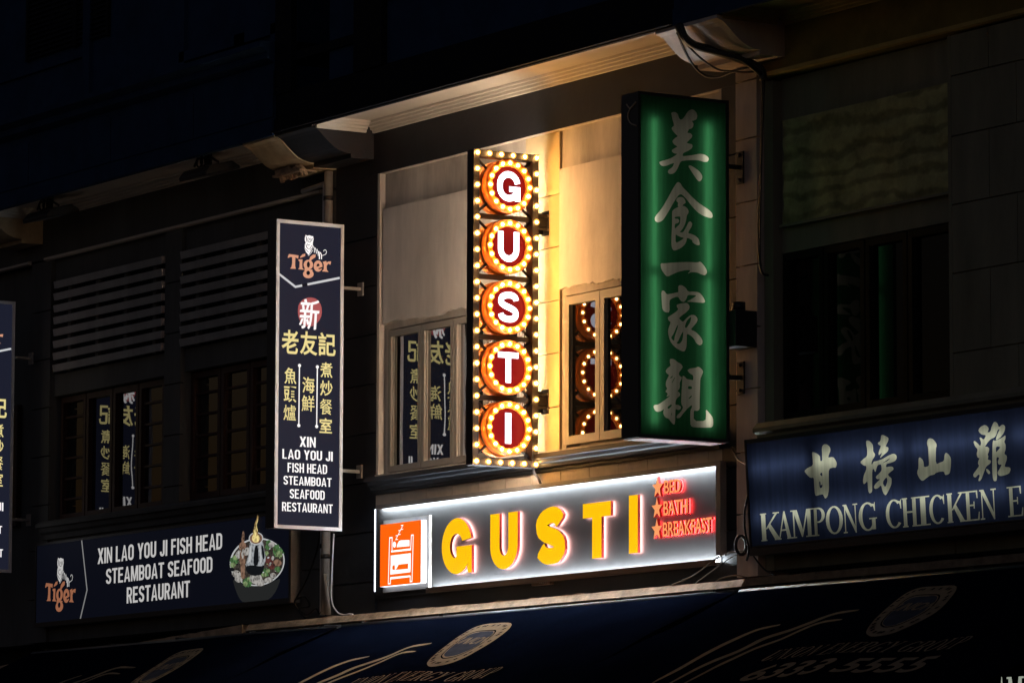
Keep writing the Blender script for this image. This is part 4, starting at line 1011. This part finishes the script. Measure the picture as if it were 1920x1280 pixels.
# the printed pot
pm = {}
def pc(name, c, e=1.0): return emit('print '+name, c, e, 'NONE', 0 if name in ('rim', 'pot shadow', 'pot body') else 22)
PC = [pc('pot shadow', (.006, .007, .009)), pc('pot silver', (.20, .21, .22)), pc('lettuce', (.042, .095, .034)), pc('pale lettuce', (.12, .165, .075)), pc('tofu', (.22, .21, .195)), pc('mushroom', (.13, .075, .05)),
      pc('broth', (.03, .024, .02)), pc('flame', (.50, .40, .16)), pc('flame edge', (.20, .13, .05)), pc('rim', (.45, .46, .46)), pc('chilli', (.06, .018, .016)), pc('pot body', (.016, .017, .017))]
pot = MB(); PL = [0]
def pp(pts, k, sm=True):
    PL[0] += 1; pts = smooth(pts, 1) if sm else pts
    pot.add([(u, LY-.0015-.00012*PL[0], v) for u, v in [lp(B2, p_) for p_ in pts]], [list(range(len(pts)))], k)
pp([(115,880),(140,980),(175,1080),(215,1160),(260,1200),(500,1190),(620,1150),(700,1040),(760,880),(700,900),(400,1000)], 11)
pp(ell(445, 660, 368, 318, 40, -.22), 9, False); pp(ell(447, 662, 350, 300, 40, -.22), 6, False)
random.seed(3)
def leafy(cx, cy, r, k, n=11):
    pts = []
    for i in range(n*2):
        t = math.pi*i/n; rr = r*(1 if i % 2 else .68)*random.uniform(.8, 1.15); pts.append((cx+rr*math.cos(t), cy+rr*.95*math.sin(t)))
    pp(pts, k)
for (x, y, r, k) in ((140,640,70,2),(120,700,46,3),(160,600,40,3),(720,520,86,2),(740,560,60,3),(700,460,45,2),(590,460,50,2),(570,540,34,3),(600,400,40,2),(560,800,72,2),(540,830,40,3),(590,780,34,3),(320,930,80,2),(350,890,46,3),(290,950,40,3),(720,760,50,2)): leafy(x, y, r, k)
for (x, y, rx, ry, k, ro) in ((170,820,62,50,4,.3),(200,890,52,44,4,.1),(205,560,44,56,4,.2),(250,450,46,60,5,.3),(310,520,44,58,4,.5),(640,430,46,36,4,-.4),(430,880,86,76,4,.4),(480,930,70,52,4,.2),(600,900,60,36,4,-.2),(660,840,40,34,4,.2),(720,670,54,46,5,.3),(610,650,52,70,10,.1),(640,720,44,40,10,.2),(655,610,20,30,4,.2),(620,690,14,30,4,.5),(110,760,38,26,0,.2),(450,480,20,20,5,0)):
    pp(ell(x, y, rx, ry, 14, ro), k, False)
for k_ in range(46):
    a = random.uniform(0, 6.28); d_ = random.uniform(.3, .95); x = 447+340*d_*math.cos(a); y = 665+285*d_*math.sin(a)
    pp(ell(x, y, random.uniform(5, 17), random.uniform(5, 14), 8, a), random.choice([0, 4, 9, 3, 10, 5, 1, 6]), False)
pp([(240,500),(275,500),(300,620),(290,760),(300,880),(240,890),(235,700),(215,610)], 5); pp([(250,330),(265,240),(285,260),(285,380),(265,480),(245,440)], 5); pp([(270,470),(240,560),(270,640),(280,540)], 4)
pp([(355,380),(535,380),(545,480),(575,620),(540,720),(500,800),(400,810),(300,720),(320,640),(350,520)], 1); pp([(300,720),(380,700),(500,720),(560,700),(520,830),(400,850),(320,800)], 0)
pp([(425,440),(470,440),(480,700),(400,720)], 0); pp([(510,430),(540,450),(560,600),(530,640)], 0); pp([(365,440),(385,440),(375,640),(330,690)], 9); pp([(485,450),(500,450),(520,640),(500,720)], 9)
pp(ell(442, 347, 96, 84, 28, -.1), 9, False); pp(ell(442, 347, 84, 72, 28, -.1), 5, False); pp(ell(440, 345, 50, 58, 20), 7, False)
pp([(395,290),(415,200),(430,140),(455,80),(460,20),(475,60),(470,120),(445,170),(460,230),(475,290),(440,330)], 8); pp([(405,300),(422,220),(425,180),(440,230),(450,290),(435,380)], 7); pp([(440,170),(452,130),(466,80),(466,120),(450,170),(470,260),(455,250)], 7)
pot.build('printed_pot', PC, ls, recalc=False)

# ---------------------------------------------------------------- blue brush and serif lettered lightbox
ks = thing('lightbox_sign', 'wide blue lightbox with ivory brush characters above a row of serif capitals', 'sign', (5.7, -.1, 4.6))
KX0, KX1 = 3.80, 7.75; KT = Vector((0, -.217, 5.018)); KB = Vector((0, -.166, 4.172)); KU = (KT-KB).normalized(); KN = Vector((0, -KU.z, KU.y)); KH = (KT-KB).length
def kp(c, p_): a = Wn(*c(p_), KB, KN); return (a.x, (a-KB).dot(KU))
def k3(u, v, d_=0): return Vector((u, 0, 0))+KB+KU*v+KN*d_
o = MB()
def kbox(u0, u1, v0, v1, d0, d1):
    o.add([k3(u0, v0, d0), k3(u1, v0, d0), k3(u1, v1, d0), k3(u0, v1, d0), k3(u0, v0, d1), k3(u1, v0, d1), k3(u1, v1, d1), k3(u0, v1, d1)], [(0, 3, 2, 1), (4, 5, 6, 7), (0, 1, 5, 4), (1, 2, 6, 5), (2, 3, 7, 6), (3, 0, 4, 7)])
kbox(KX0, KX1, 0, KH, -.17, -.16); kbox(KX0, KX0+.01, 0, KH, -.16, 0); kbox(KX1-.01, KX1, 0, KH, -.16, 0); kbox(KX0+.01, KX1-.01, 0, .01, -.16, 0); kbox(KX0+.01, KX1-.01, KH-.01, KH, -.16, 0)
kbox(KX0-.003, KX0+.014, -.003, KH+.003, -.004, .008); kbox(KX1-.03, KX1+.003, -.003, KH+.003, -.004, .008); kbox(KX0-.003, KX1+.003, -.064, -.004, -.15, .010); kbox(KX0+.03, KX1-.03, KH-.03, KH+.003, -.004, .007)
kd = kp(crop(1380, 760, .28125), (497, 400))[0]
kbox(kd-.012, kd+.012, .01, KH-.01, -.16, -.012)
o.build('cabinet', CABIN, ks)
D1 = crop(1490, 810, 210/1920); D2 = crop(1700, 780, 220/1877); D0 = crop(1380, 760, .28125)
KL = []
def kg(c, pts, k=1): KL.append(([[kp(c, p_) for p_ in smooth(pts, 1)]], k))
kg(D1, [(290,335),(340,345),(390,370),(430,410),(435,495),(470,490),(468,380),(460,260),(490,205),(550,205),(600,250),(612,310),(580,390),(570,435),(655,420),(700,480),(722,540),(700,610),(660,600),(580,625),(580,800),(585,980),(560,1100),(520,1140),(490,1080),(480,1060),(420,1070),(370,1090),(345,1070),(330,900),(325,770),(270,785),(200,720),(160,660),(220,610),(310,570),(305,450)])
kg(D1, [(425,720),(450,690),(470,700),(470,760)], 0); kg(D1, [(415,835),(440,850),(440,915),(475,880),(470,945),(425,960)], 0)
kg(D1, [(1220,140),(1270,140),(1330,200),(1340,260),(1340,330),(1375,370),(1370,410),(1330,470),(1310,530),(1320,560),(1350,500),(1400,495),(1500,460),(1600,400),(1690,362),(1740,390),(1750,440),(1720,490),(1650,520),(1570,540),(1560,600),(1620,585),(1680,590),(1695,635),(1650,670),(1590,720),(1620,760),(1660,790),(1655,890),(1620,970),(1580,1050),(1555,1080),(1520,1050),(1495,980),(1480,900),(1420,960),(1370,970),(1350,930),(1400,860),(1470,800),(1400,800),(1385,760),(1450,700),(1490,650),(1480,545),(1420,560),(1400,610),(1380,690),(1350,620),(1325,650),(1325,900),(1325,1020),(1280,1050),(1255,1000),(1245,830),(1210,870),(1180,890),(1165,840),(1180,740),(1225,640),(1225,575),(1180,570),(1115,515),(1170,460),(1240,410),(1240,290),(1225,220)])
kg(D1, [(1540,500),(1640,435),(1600,485),(1500,530)], 0); kg(D1, [(1500,860),(1570,760),(1590,830),(1550,950)], 0)
kg(D1, [(1480,40),(1540,55),(1605,95),(1600,150),(1550,245),(1600,255),(1605,290),(1590,330),(1520,390),(1455,450),(1500,340),(1435,400),(1435,340),(1480,230),(1440,215),(1415,185),(1470,150)])
kg(D2, [(330,370),(370,350),(420,365),(470,430),(478,470),(462,520),(462,770),(530,740),(595,715),(600,620),(625,578),(670,610),(705,670),(705,780),(690,900),(660,930),(610,940),(595,880),(520,885),(460,905),(440,930),(370,945),(310,990),(250,1038),(205,1000),(165,920),(170,870),(185,830),(185,680),(205,652),(250,690),(268,740),(272,815),(340,800),(355,770),(345,620),(340,500),(320,440)])
kg(D2, [(1145,210),(1190,160),(1250,135),(1300,170),(1310,210),(1285,260),(1335,250),(1360,150),(1400,80),(1450,110),(1470,180),(1530,125),(1575,160),(1565,230),(1530,300),(1470,360),(1420,385),(1440,300),(1490,200),(1450,220),(1430,300),(1400,340),(1340,365),(1290,420),(1245,490),(1290,485),(1320,515),(1310,570),(1290,610),(1305,640),(1290,690),(1345,705),(1340,750),(1270,800),(1250,850),(1215,940),(1195,1000),(1160,1040),(1140,1025),(1170,940),(1140,930),(1100,980),(1065,965),(1060,925),(1110,860),(1160,790),(1135,760),(1145,710),(1165,670),(1130,660),(1115,600),(1135,530),(1090,480),(1065,410),(1080,390),(1130,430),(1175,480),(1190,420),(1160,345),(1180,335),(1230,380),(1270,300),(1200,295),(1150,250)])
kg(D2, [(1270,830),(1320,870),(1335,905),(1310,930),(1270,880)])
kg(D2, [(1385,375),(1400,395),(1470,370),(1540,330),(1575,300),(1580,350),(1555,410),(1580,450),(1580,530),(1555,600),(1600,630),(1600,690),(1580,740),(1560,810),(1650,815),(1660,860),(1630,920),(1520,955),(1470,950),(1445,900),(1490,830),(1520,770),(1470,775),(1450,730),(1480,660),(1430,650),(1440,800),(1440,1020),(1410,1040),(1380,1020),(1365,880),(1365,640),(1370,430)])
kg(D2, [(1425,480),(1500,490),(1460,540),(1425,580)], 0)
for ch, x0, x1 in (('K',160,292),('A',278,366),('M',370,512),('P',515,592),('O',603,706),('N',716,808),('G',822,932),('C',1003,1106),('H',1112,1202),('I',1206,1286),('C',1293,1392),('K',1404,1522),('E',1526,1616),('N',1628,1732),('E',1814,1906)):
    t = (x0-165)/(1920-165); b0 = 905-170*t; t2_ = (x1-165)/(1920-165)
    u0, v0 = kp(D0, (x0, 905-172*t)); u1, v1 = kp(D0, (x1, 720-190*t2_))
    for p_ in serif(ch): KL.append(([[(u0+a*(u1-u0), v0+b*(v1-v0)) for a, b in p_]], 1))
res = inlay((KX0+.012, .012, KX1-.012, KH-.012), KL)
for k, nm, m in ((0, 'sign_face', F_BLUE), (1, 'lettering', F_IVORY)):
    o = MB()
    for t in res.get(k, []): o.add([k3(u, v, -.002) for u, v in t], [(0, 1, 2)])
    o.build(nm, m, ks, recalc=False)
o = MB()
for v in (.24, .62):
    for a, b in ((KX0+.06, kd-.05), (kd+.06, kd+1.20), (kd+1.28, kd+2.4), (kd+2.5, KX1-.06)): o.tube([k3(a, v, -.075), k3(b, v, -.075)], .015, 8)
o.build('tube_lamp', TUBEB, ks)

# a second lit sign further right, only its corner clears the awning
rs = thing('lightbox_sign', 'pale lit sign with serif capitals showing past the awning in the lower right corner', 'sign', (10.6, -.3, 2.9))
o = MB(); RY = -.40; o.box(9.0, 12.6, RY+.004, RY+.16, 2.2, 3.32); o.build('cabinet', CABIN, rs)
SBL = emit('backlit slate blue vinyl', (.055, .065, .10), 1.0, 'NONE'); SIV = emit('backlit grey ivory vinyl', (.30, .33, .27), 1.0, 'NONE')
MB().add([(9.01, RY, 2.21), (12.59, RY, 2.21), (12.59, RY, 3.31), (9.01, RY, 3.31)], [(0, 1, 2, 3)]).build('sign_face', SBL, rs, recalc=False)
o = MB(); L = 0
for ch, x0, x1 in (('A', 1871, 1886), ('M', 1888, 1920)):
    a = W(x0, 1268.5, y=RY); b = W(x1, 1266, y=RY)
    for p_ in serif(ch):
        L += 1; q = [(a.x+(b.x-a.x)*u, RY-.002-.00005*L, a.z-.30+.30*v) for u, v in p_]; o.add(q, [list(range(len(q)))])
o.build('lettering', SIV, rs, recalc=False)

# ================================================================== AWNINGS
AA = math.radians(24); AP = Vector((0, -.25, 3.85)); AN = Vector((0, -math.sin(AA), math.cos(AA))); AU = Vector((0, math.cos(AA), math.sin(AA)))
def aw_h(u, v, x0):
    """sag and diagonal pull folds of the canvas"""
    f = min(1, max(0, -v/.7))
    return f*(.010*math.sin((u-x0)*3.3+v*2.1)+.018*noise.noise(Vector((u*.9+v*1.1, v*.5, x0)))+.008*noise.noise(Vector((u*3+v*3, v, 9))))
def a2(p_): a = Wn(*p_, AP, AN); return (a.x, (a-AP).dot(AU))
AR = crop(1200, 1050, .375)
def awning(x0, x1, dx, label, words=True, emblem=True):
    t = thing('awning', label, 'awning', ((x0+x1)/2, -.3, 3.8), 'awnings along the shophouses')
    def a3(u, v, d_): return Vector((u, 0, 0))+AP+AU*v+AN*(d_+aw_h(u, v, x0))
    o = MB(); nx, nv = 90, 26; vs = []; fs = []
    for j in range(nv+1):
        for i in range(nx+1): vs.append(a3(x0+(x1-x0)*i/nx, -2.9+2.88*j/nv, 0))
    for j in range(nv):
        for i in range(nx): a = j*(nx+1)+i; fs.append((a, a+1, a+nx+2, a+nx+1))
    o.add(vs, fs, 0, True); o.build('canvas', NAVY, t, recalc=False)
    o = MB(); o.tube([(x0, -.285, 3.80), (x1, -.285, 3.80)], .042, 12)
    for k in range(5): xx = x0+.3+(x1-x0-.6)*k/4; o.box(xx-.03, xx+.03, -.30, -.0, 3.76, 3.855)
    o.build('roller', BLACK, t)
    e = a3(x0, -2.9, 0); o = MB(); o.tube([(x0, e.y, e.z), (x1, e.y, e.z)], .03, 8)
    for xx in (x0+.4, x1-.4): o.tube([(xx, -.15, 3.2), (xx, e.y, e.z)], .02, 8)
    o.build('front_bar', BLACK, t)
    def put(lst, nm, m, lay):
        o = MB()
        for vs_, fs_ in lst:
            o.add([a3(u+dx, v, .006+.002*lay) for u, v in vs_], fs_)
        bm_ = o.build(nm, m, t, recalc=False)
        return bm_
    def dens(pts, n=5):
        q = []
        for i in range(len(pts)):
            a, b = Vector(pts[i]), Vector(pts[(i+1) % len(pts)])
            for k in range(n): q.append(tuple(a.lerp(b, k/n)))
        return q
    def ribbon(path, wd):
        """printed stripe as a strip of short quads so it follows the folds"""
        path = smooth([a2(AR(p_)) for p_ in path], 2, False); s_ = stroke(path, [wd*min(1, .25+3*min(i, len(path)-1-i)/len(path)) for i in range(len(path))]); n = len(path)
        return s_, [[i, i+1, 2*n-2-i, 2*n-1-i] for i in range(n-1)]
    put([ribbon([(60, 625), (200, 545), (400, 430), (560, 350), (700, 318)], .075), ribbon([(120, 640), (330, 520), (520, 440), (640, 375), (800, 330), (950, 265), (1095, 250)], .085),
         ribbon([(190, 640), (400, 520), (600, 425), (760, 365), (900, 302), (1010, 297)], .065)], 'printed_stripes', PRINT, 0)
    if words:
        c = a2(AR((1360, 265))); L0 = []
        ol = [(1130,372),(1140,345),(1175,300),(1260,220),(1330,165),(1400,138),(1500,130),(1588,126),(1580,160),(1500,240),(1380,312),(1260,368),(1160,390)]
        p0 = smooth([a2(AR(q)) for q in ol], 2)
        n = len(p0); cc = (sum(q[0] for q in p0)/n, sum(q[1] for q in p0)/n)
        def ringf(k0, k1):
            q = [(cc[0]+(a-cc[0])*k0, cc[1]+(b-cc[1])*k0) for a, b in p0]+[(cc[0]+(a-cc[0])*k1, cc[1]+(b-cc[1])*k1) for a, b in p0]
            return q, [[i, (i+1) % n, n+(i+1) % n, n+i] for i in range(n)]
        q, f = ringf(1, .66); q2, f2 = ringf(.62, .57)
        put([(q, f), (q2, f2)], 'printed_oval', PRINT, 0)
        q, f = ringf(.60, .02); put([(q, f)], 'oval_centre', PRINTD, 0)
        vs_, fs_ = fit('UNION', (cc[0]-.22, cc[1]-.02, cc[0]+.24, cc[1]+.14), .02); put([(vs_, fs_)], 'oval_lettering', PRINT, 2)
        # small marks round the rim
        mk = []
        for k in range(30):
            q_ = 2*math.pi*k/30; i = int(n*k/30); a, b = p0[i]; a = cc[0]+(a-cc[0])*.86; b = cc[1]+(b-cc[1])*.86
            mk.append(([(a-.012, b-.02), (a+.014, b-.02), (a+.014, b+.02), (a-.012, b+.02)], [[0, 1, 2, 3]]))
        put(mk, 'rim_marks', NAVY, 2)
        u0, v0 = a2(AR((590, 497))); u1, v1 = a2(AR((1530, 447)))
        rows = [(p_, [list(range(len(p_)))]) for p_ in serif_row('UNION ENERGY GROUP', (u0, v0-.01, u1+.05, v0+.20))]
        put(rows, 'lettering', PRINT, 1)
        u0, v0 = a2(AR((468, 603))); u1, v1 = a2(AR((1345, 556)))
        vs_, fs_ = fit('6333 5555', (u0, v0, u1, v0+.30), .022); put([(vs_, fs_)], 'phone_number', PRINT, 1)
    return t
awning(3.85, 9.72, 0, 'navy awning with union oval, gold stripes and phone number under the blue lightbox')
awning(-2.35, 3.80, -6.03, 'navy awning with gold stripes below the yellow lettered sign, its oval near mid picture')
awning(-8.6, -2.42, -11.40, 'dark navy awning below the long restaurant sign at the lower left')

# ================================================================== FITTINGS ON THE WALLS
def floodlight(px, py, label):
    c0 = W(px, py, y=-.40); x = c0.x
    t = thing('floodlight', label, 'floodlight', (x, -.40, c0.z+.1), 'floodlights under the grey soffit')
    a = math.radians(14); c, s_ = math.cos(a), math.sin(a)
    def R_(y, z): return (y*c-z*s_-.40, y*s_+z*c+c0.z)
    o = MB(); prof = [(-.19, -.035), (-.19, .0), (-.12, .055), (.12, .055), (.19, .0), (.19, -.035)]
    o.prism([(x-.27, *R_(y, z)) for y, z in prof], (.54, 0, 0)); o.build('housing', BLACK, t, bevel=.01)
    o = MB(); o.add([(x-.22, *R_(-.15, -.037)), (x+.22, *R_(-.15, -.037)), (x+.22, *R_(.15, -.037)), (x-.22, *R_(.15, -.037))], [(0, 1, 2, 3)])
    o.build('lens', mat('floodlight lens', (.30, .31, .32), .25, var=.2), t, recalc=False)
    o = MB(); o.box(x-.02, x+.02, -.42, -.38, c0.z+.05, 8.41)
    for k in range(3): o.tube([(x-.10+.08*k+.055*math.cos(q), -.45, c0.z+.105+.055*math.sin(q)) for q in [i*math.pi/8 for i in range(17)]], .009, 6)
    o.tube([(x-.2, -.45, c0.z+.07), (x-.1, -.47, c0.z+.13), (x+.12, -.45, c0.z+.12), (x+.24, -.43, c0.z+.06)], .012, 6)
    o.build('bracket', CABLE, t)
    return t
floodlight(392, 322, 'black floodlight hung under the soffit just left of the ochre corbel')
floodlight(95, 402, 'black floodlight hung under the soffit near the left edge above the first louvre')

def pipe(label, pts, r, m=PIPEM, bands=(), name='drain_pipe', group='pipes beside the narrow sign'):
    t = thing(name, label, 'pipe', pts[-1], group)
    MB().tube(pts, r, 10).build('pipe', m, t)
    for p_ in bands: MB().tube([Vector(p_)-Vector((0, 0, .02)), Vector(p_)+Vector((0, 0, .02))], r+.006, 10).build('clip', BLACK, t)
pipe('thick grey downpipe below the corbel behind the narrow restaurant sign', [(-3.10, -.055, 8.05), (-3.10, -.055, 3.97)], .042, bands=[(-3.10, -.055, 7.8), (-3.10, -.055, 5.5), (-3.10, -.055, 4.5)])
pipe('slim pale pipe running left along the wall then down beside the thick downpipe', [(-3.62, -.03, 7.93), (-3.22, -.03, 7.95), (-3.20, -.03, 7.90), (-3.20, -.03, 3.97)], .026, ALU, bands=[(-3.20, -.03, 7.55), (-3.20, -.03, 4.6)])
pipe('short open ended conduit leaning beside the downpipe over the ledge', [W(610, 1075, y=-.10), W(613, 1110, y=-.09), W(617, 1152, y=-.06)], .020, PIPEM)

def cable(label, pts, r, m=CABLE, group="loose cables on the facade"):
    t = MB(); t.tube(catmull(pts), r, 6)
    o = t.build('cable', m); tag(o, label, 'cable', group); return o
def catmull(pts, n=7):
    P = [Vector(p_) for p_ in pts]; P = [P[0]*2-P[1]]+P+[P[-1]*2-P[-2]]; out = []
    for i in range(1, len(P)-2):
        for k in range(n):
            t = k/n; a, b, c, d = P[i-1], P[i], P[i+1], P[i+2]
            out.append(.5*((2*b)+(c-a)*t+(2*a-5*b+4*c-d)*t*t+(3*b-a-3*c+d)*t**3))
    return out+[P[-2]]
def wp(lst): return [W(x, y, y=d_) for x, y, d_ in lst]
cable('thick black cable draped over the pale corbel at the upper right', wp([(1271, 46, -.70), (1283, 70, -.66), (1302, 85, -.55), (1330, 93, -.45), (1362, 103, -.34), (1400, 116, -.20), (1425, 130, -.12), (1432, 150, -.10)]), .034)
cable('second black cable twisted beside the thick one over the pale corbel', wp([(1276, 46, -.70), (1290, 78, -.66), (1316, 92, -.55), (1350, 100, -.45), (1392, 112, -.30), (1428, 140, -.12)]), .022)
cable('long black cable loop sagging in front of the beam below the pale corbel', wp([(1270, 62, -.70), (1282, 92, -.5), (1298, 120, -.35), (1322, 142, -.25), (1350, 144, -.2), (1380, 132, -.2), (1405, 126, -.15)]), .010)
cable('short black cable loop hanging between the cable clamp and pilaster', wp([(1284, 80, -.6), (1312, 108, -.45), (1345, 130, -.3), (1372, 134, -.25), (1395, 136, -.2), (1418, 134, -.15)]), .009)
cable('black cable running down the edge of the beige pilaster', wp([(1430, 140, -.09), (1429, 200, -.08), (1427, 300, -.08), (1422, 420, -.08), (1424, 490, -.08), (1430, 512, -.07), (1440, 516, .0)]), .009)
cable('second thin black cable close beside the pilaster edge cable', wp([(1433, 150, -.09), (1427, 330, -.085), (1425, 470, -.08), (1427, 500, -.08)]), .007)
cable('black cable looping from the jamb to the corner of the blue lightbox', wp([(1371, 838, -.03), (1380, 855, -.06), (1390, 866, -.12), (1402, 870, -.2)]), .008)
cable('black cable bowed beside the left end of the blue lightbox', wp([(1402, 930, -.22), (1396, 960, -.2), (1397, 995, -.15), (1404, 1030, -.12), (1400, 1050, -.1)]), .009)
cable('pale loose wire stretched from the bulb side sign end up to the pilaster', wp([(1260, 1096, -.10), (1300, 1078, -.12), (1340, 1048, -.13), (1368, 1036, -.1), (1396, 1032, -.08)]), .006, CABLE2)
cable('pale sagging wire below the right end of the yellow lettered sign', wp([(1305, 1092, -.10), (1345, 1062, -.12), (1375, 1042, -.1), (1398, 1034, -.08)]), .005, CABLE2)
cable('pale wire arched low over the beige ledge near the pilaster foot', wp([(1335, 1096, -.11), (1352, 1084, -.13), (1380, 1078, -.12), (1400, 1082, -.1)]), .006, CABLE2)
cable('dark wire trailing from the pilaster foot along the right ledge', wp([(1408, 1035, -.14), (1425, 1058, -.13), (1440, 1072, -.12), (1455, 1078, -.12)]), .007)
cable('black wire hanging from behind the narrow sign towards the long sign corner', wp([(600, 990, -.06), (594, 1030, -.06), (575, 1085, -.06), (556, 1120, -.08), (553, 1130, -.08), (562, 1148, -.06), (572, 1158, -.06)]), .008)
cable('tangled dark wire bunch on the wall right of the long restaurant sign', wp([(556, 1122, -.05), (572, 1118, -.08), (580, 1135, -.06), (562, 1140, -.08), (575, 1152, -.05), (592, 1140, -.07), (600, 1150, -.05), (610, 1128, -.05)]), .009)
cable('white wire end curling over the ledge below the pipes', wp([(626, 1000, -.09), (622, 1080, -.10), (622, 1125, -.11), (632, 1146, -.12), (645, 1152, -.12), (655, 1150, -.13), (662, 1151, -.12)]), .007, ALU)
o = MB()
random.seed(11)
for k in range(9):
    x = -3.62+.055*k; pts = [(x, -.30+.02*random.random(), 8.045), (x+.02, -.32, 8.07+.03*random.random()), (x+.05, -.30, 8.05), (x+.04, -.27, 8.02-.03*random.random())]
    o.tube(catmull(pts, 4), .018+.01*random.random(), 6)
o.box(-3.62, -3.1, -.36, -.18, 8.035, 8.052)
o = o.build('torn_canvas', DRIED); tag(o, 'crumpled strip of torn pale canvas stuck under the ochre corbel', 'canvas scrap')
rc = thing('cable_reel', 'small coil of black cable at the foot of the beige pilaster', 'cable coil', (3.6, -.1, 4.3))
o = MB(); c0 = W(1390, 1022, y=-.09)
for k in range(3): o.tube([(c0.x+.01*k, c0.y-.01*k+.075*math.cos(q)*.7, c0.z+.075*math.sin(q)) for q in [i*math.pi/9 for i in range(19)]], .012, 6)
o.build('coil', CABLE, rc)
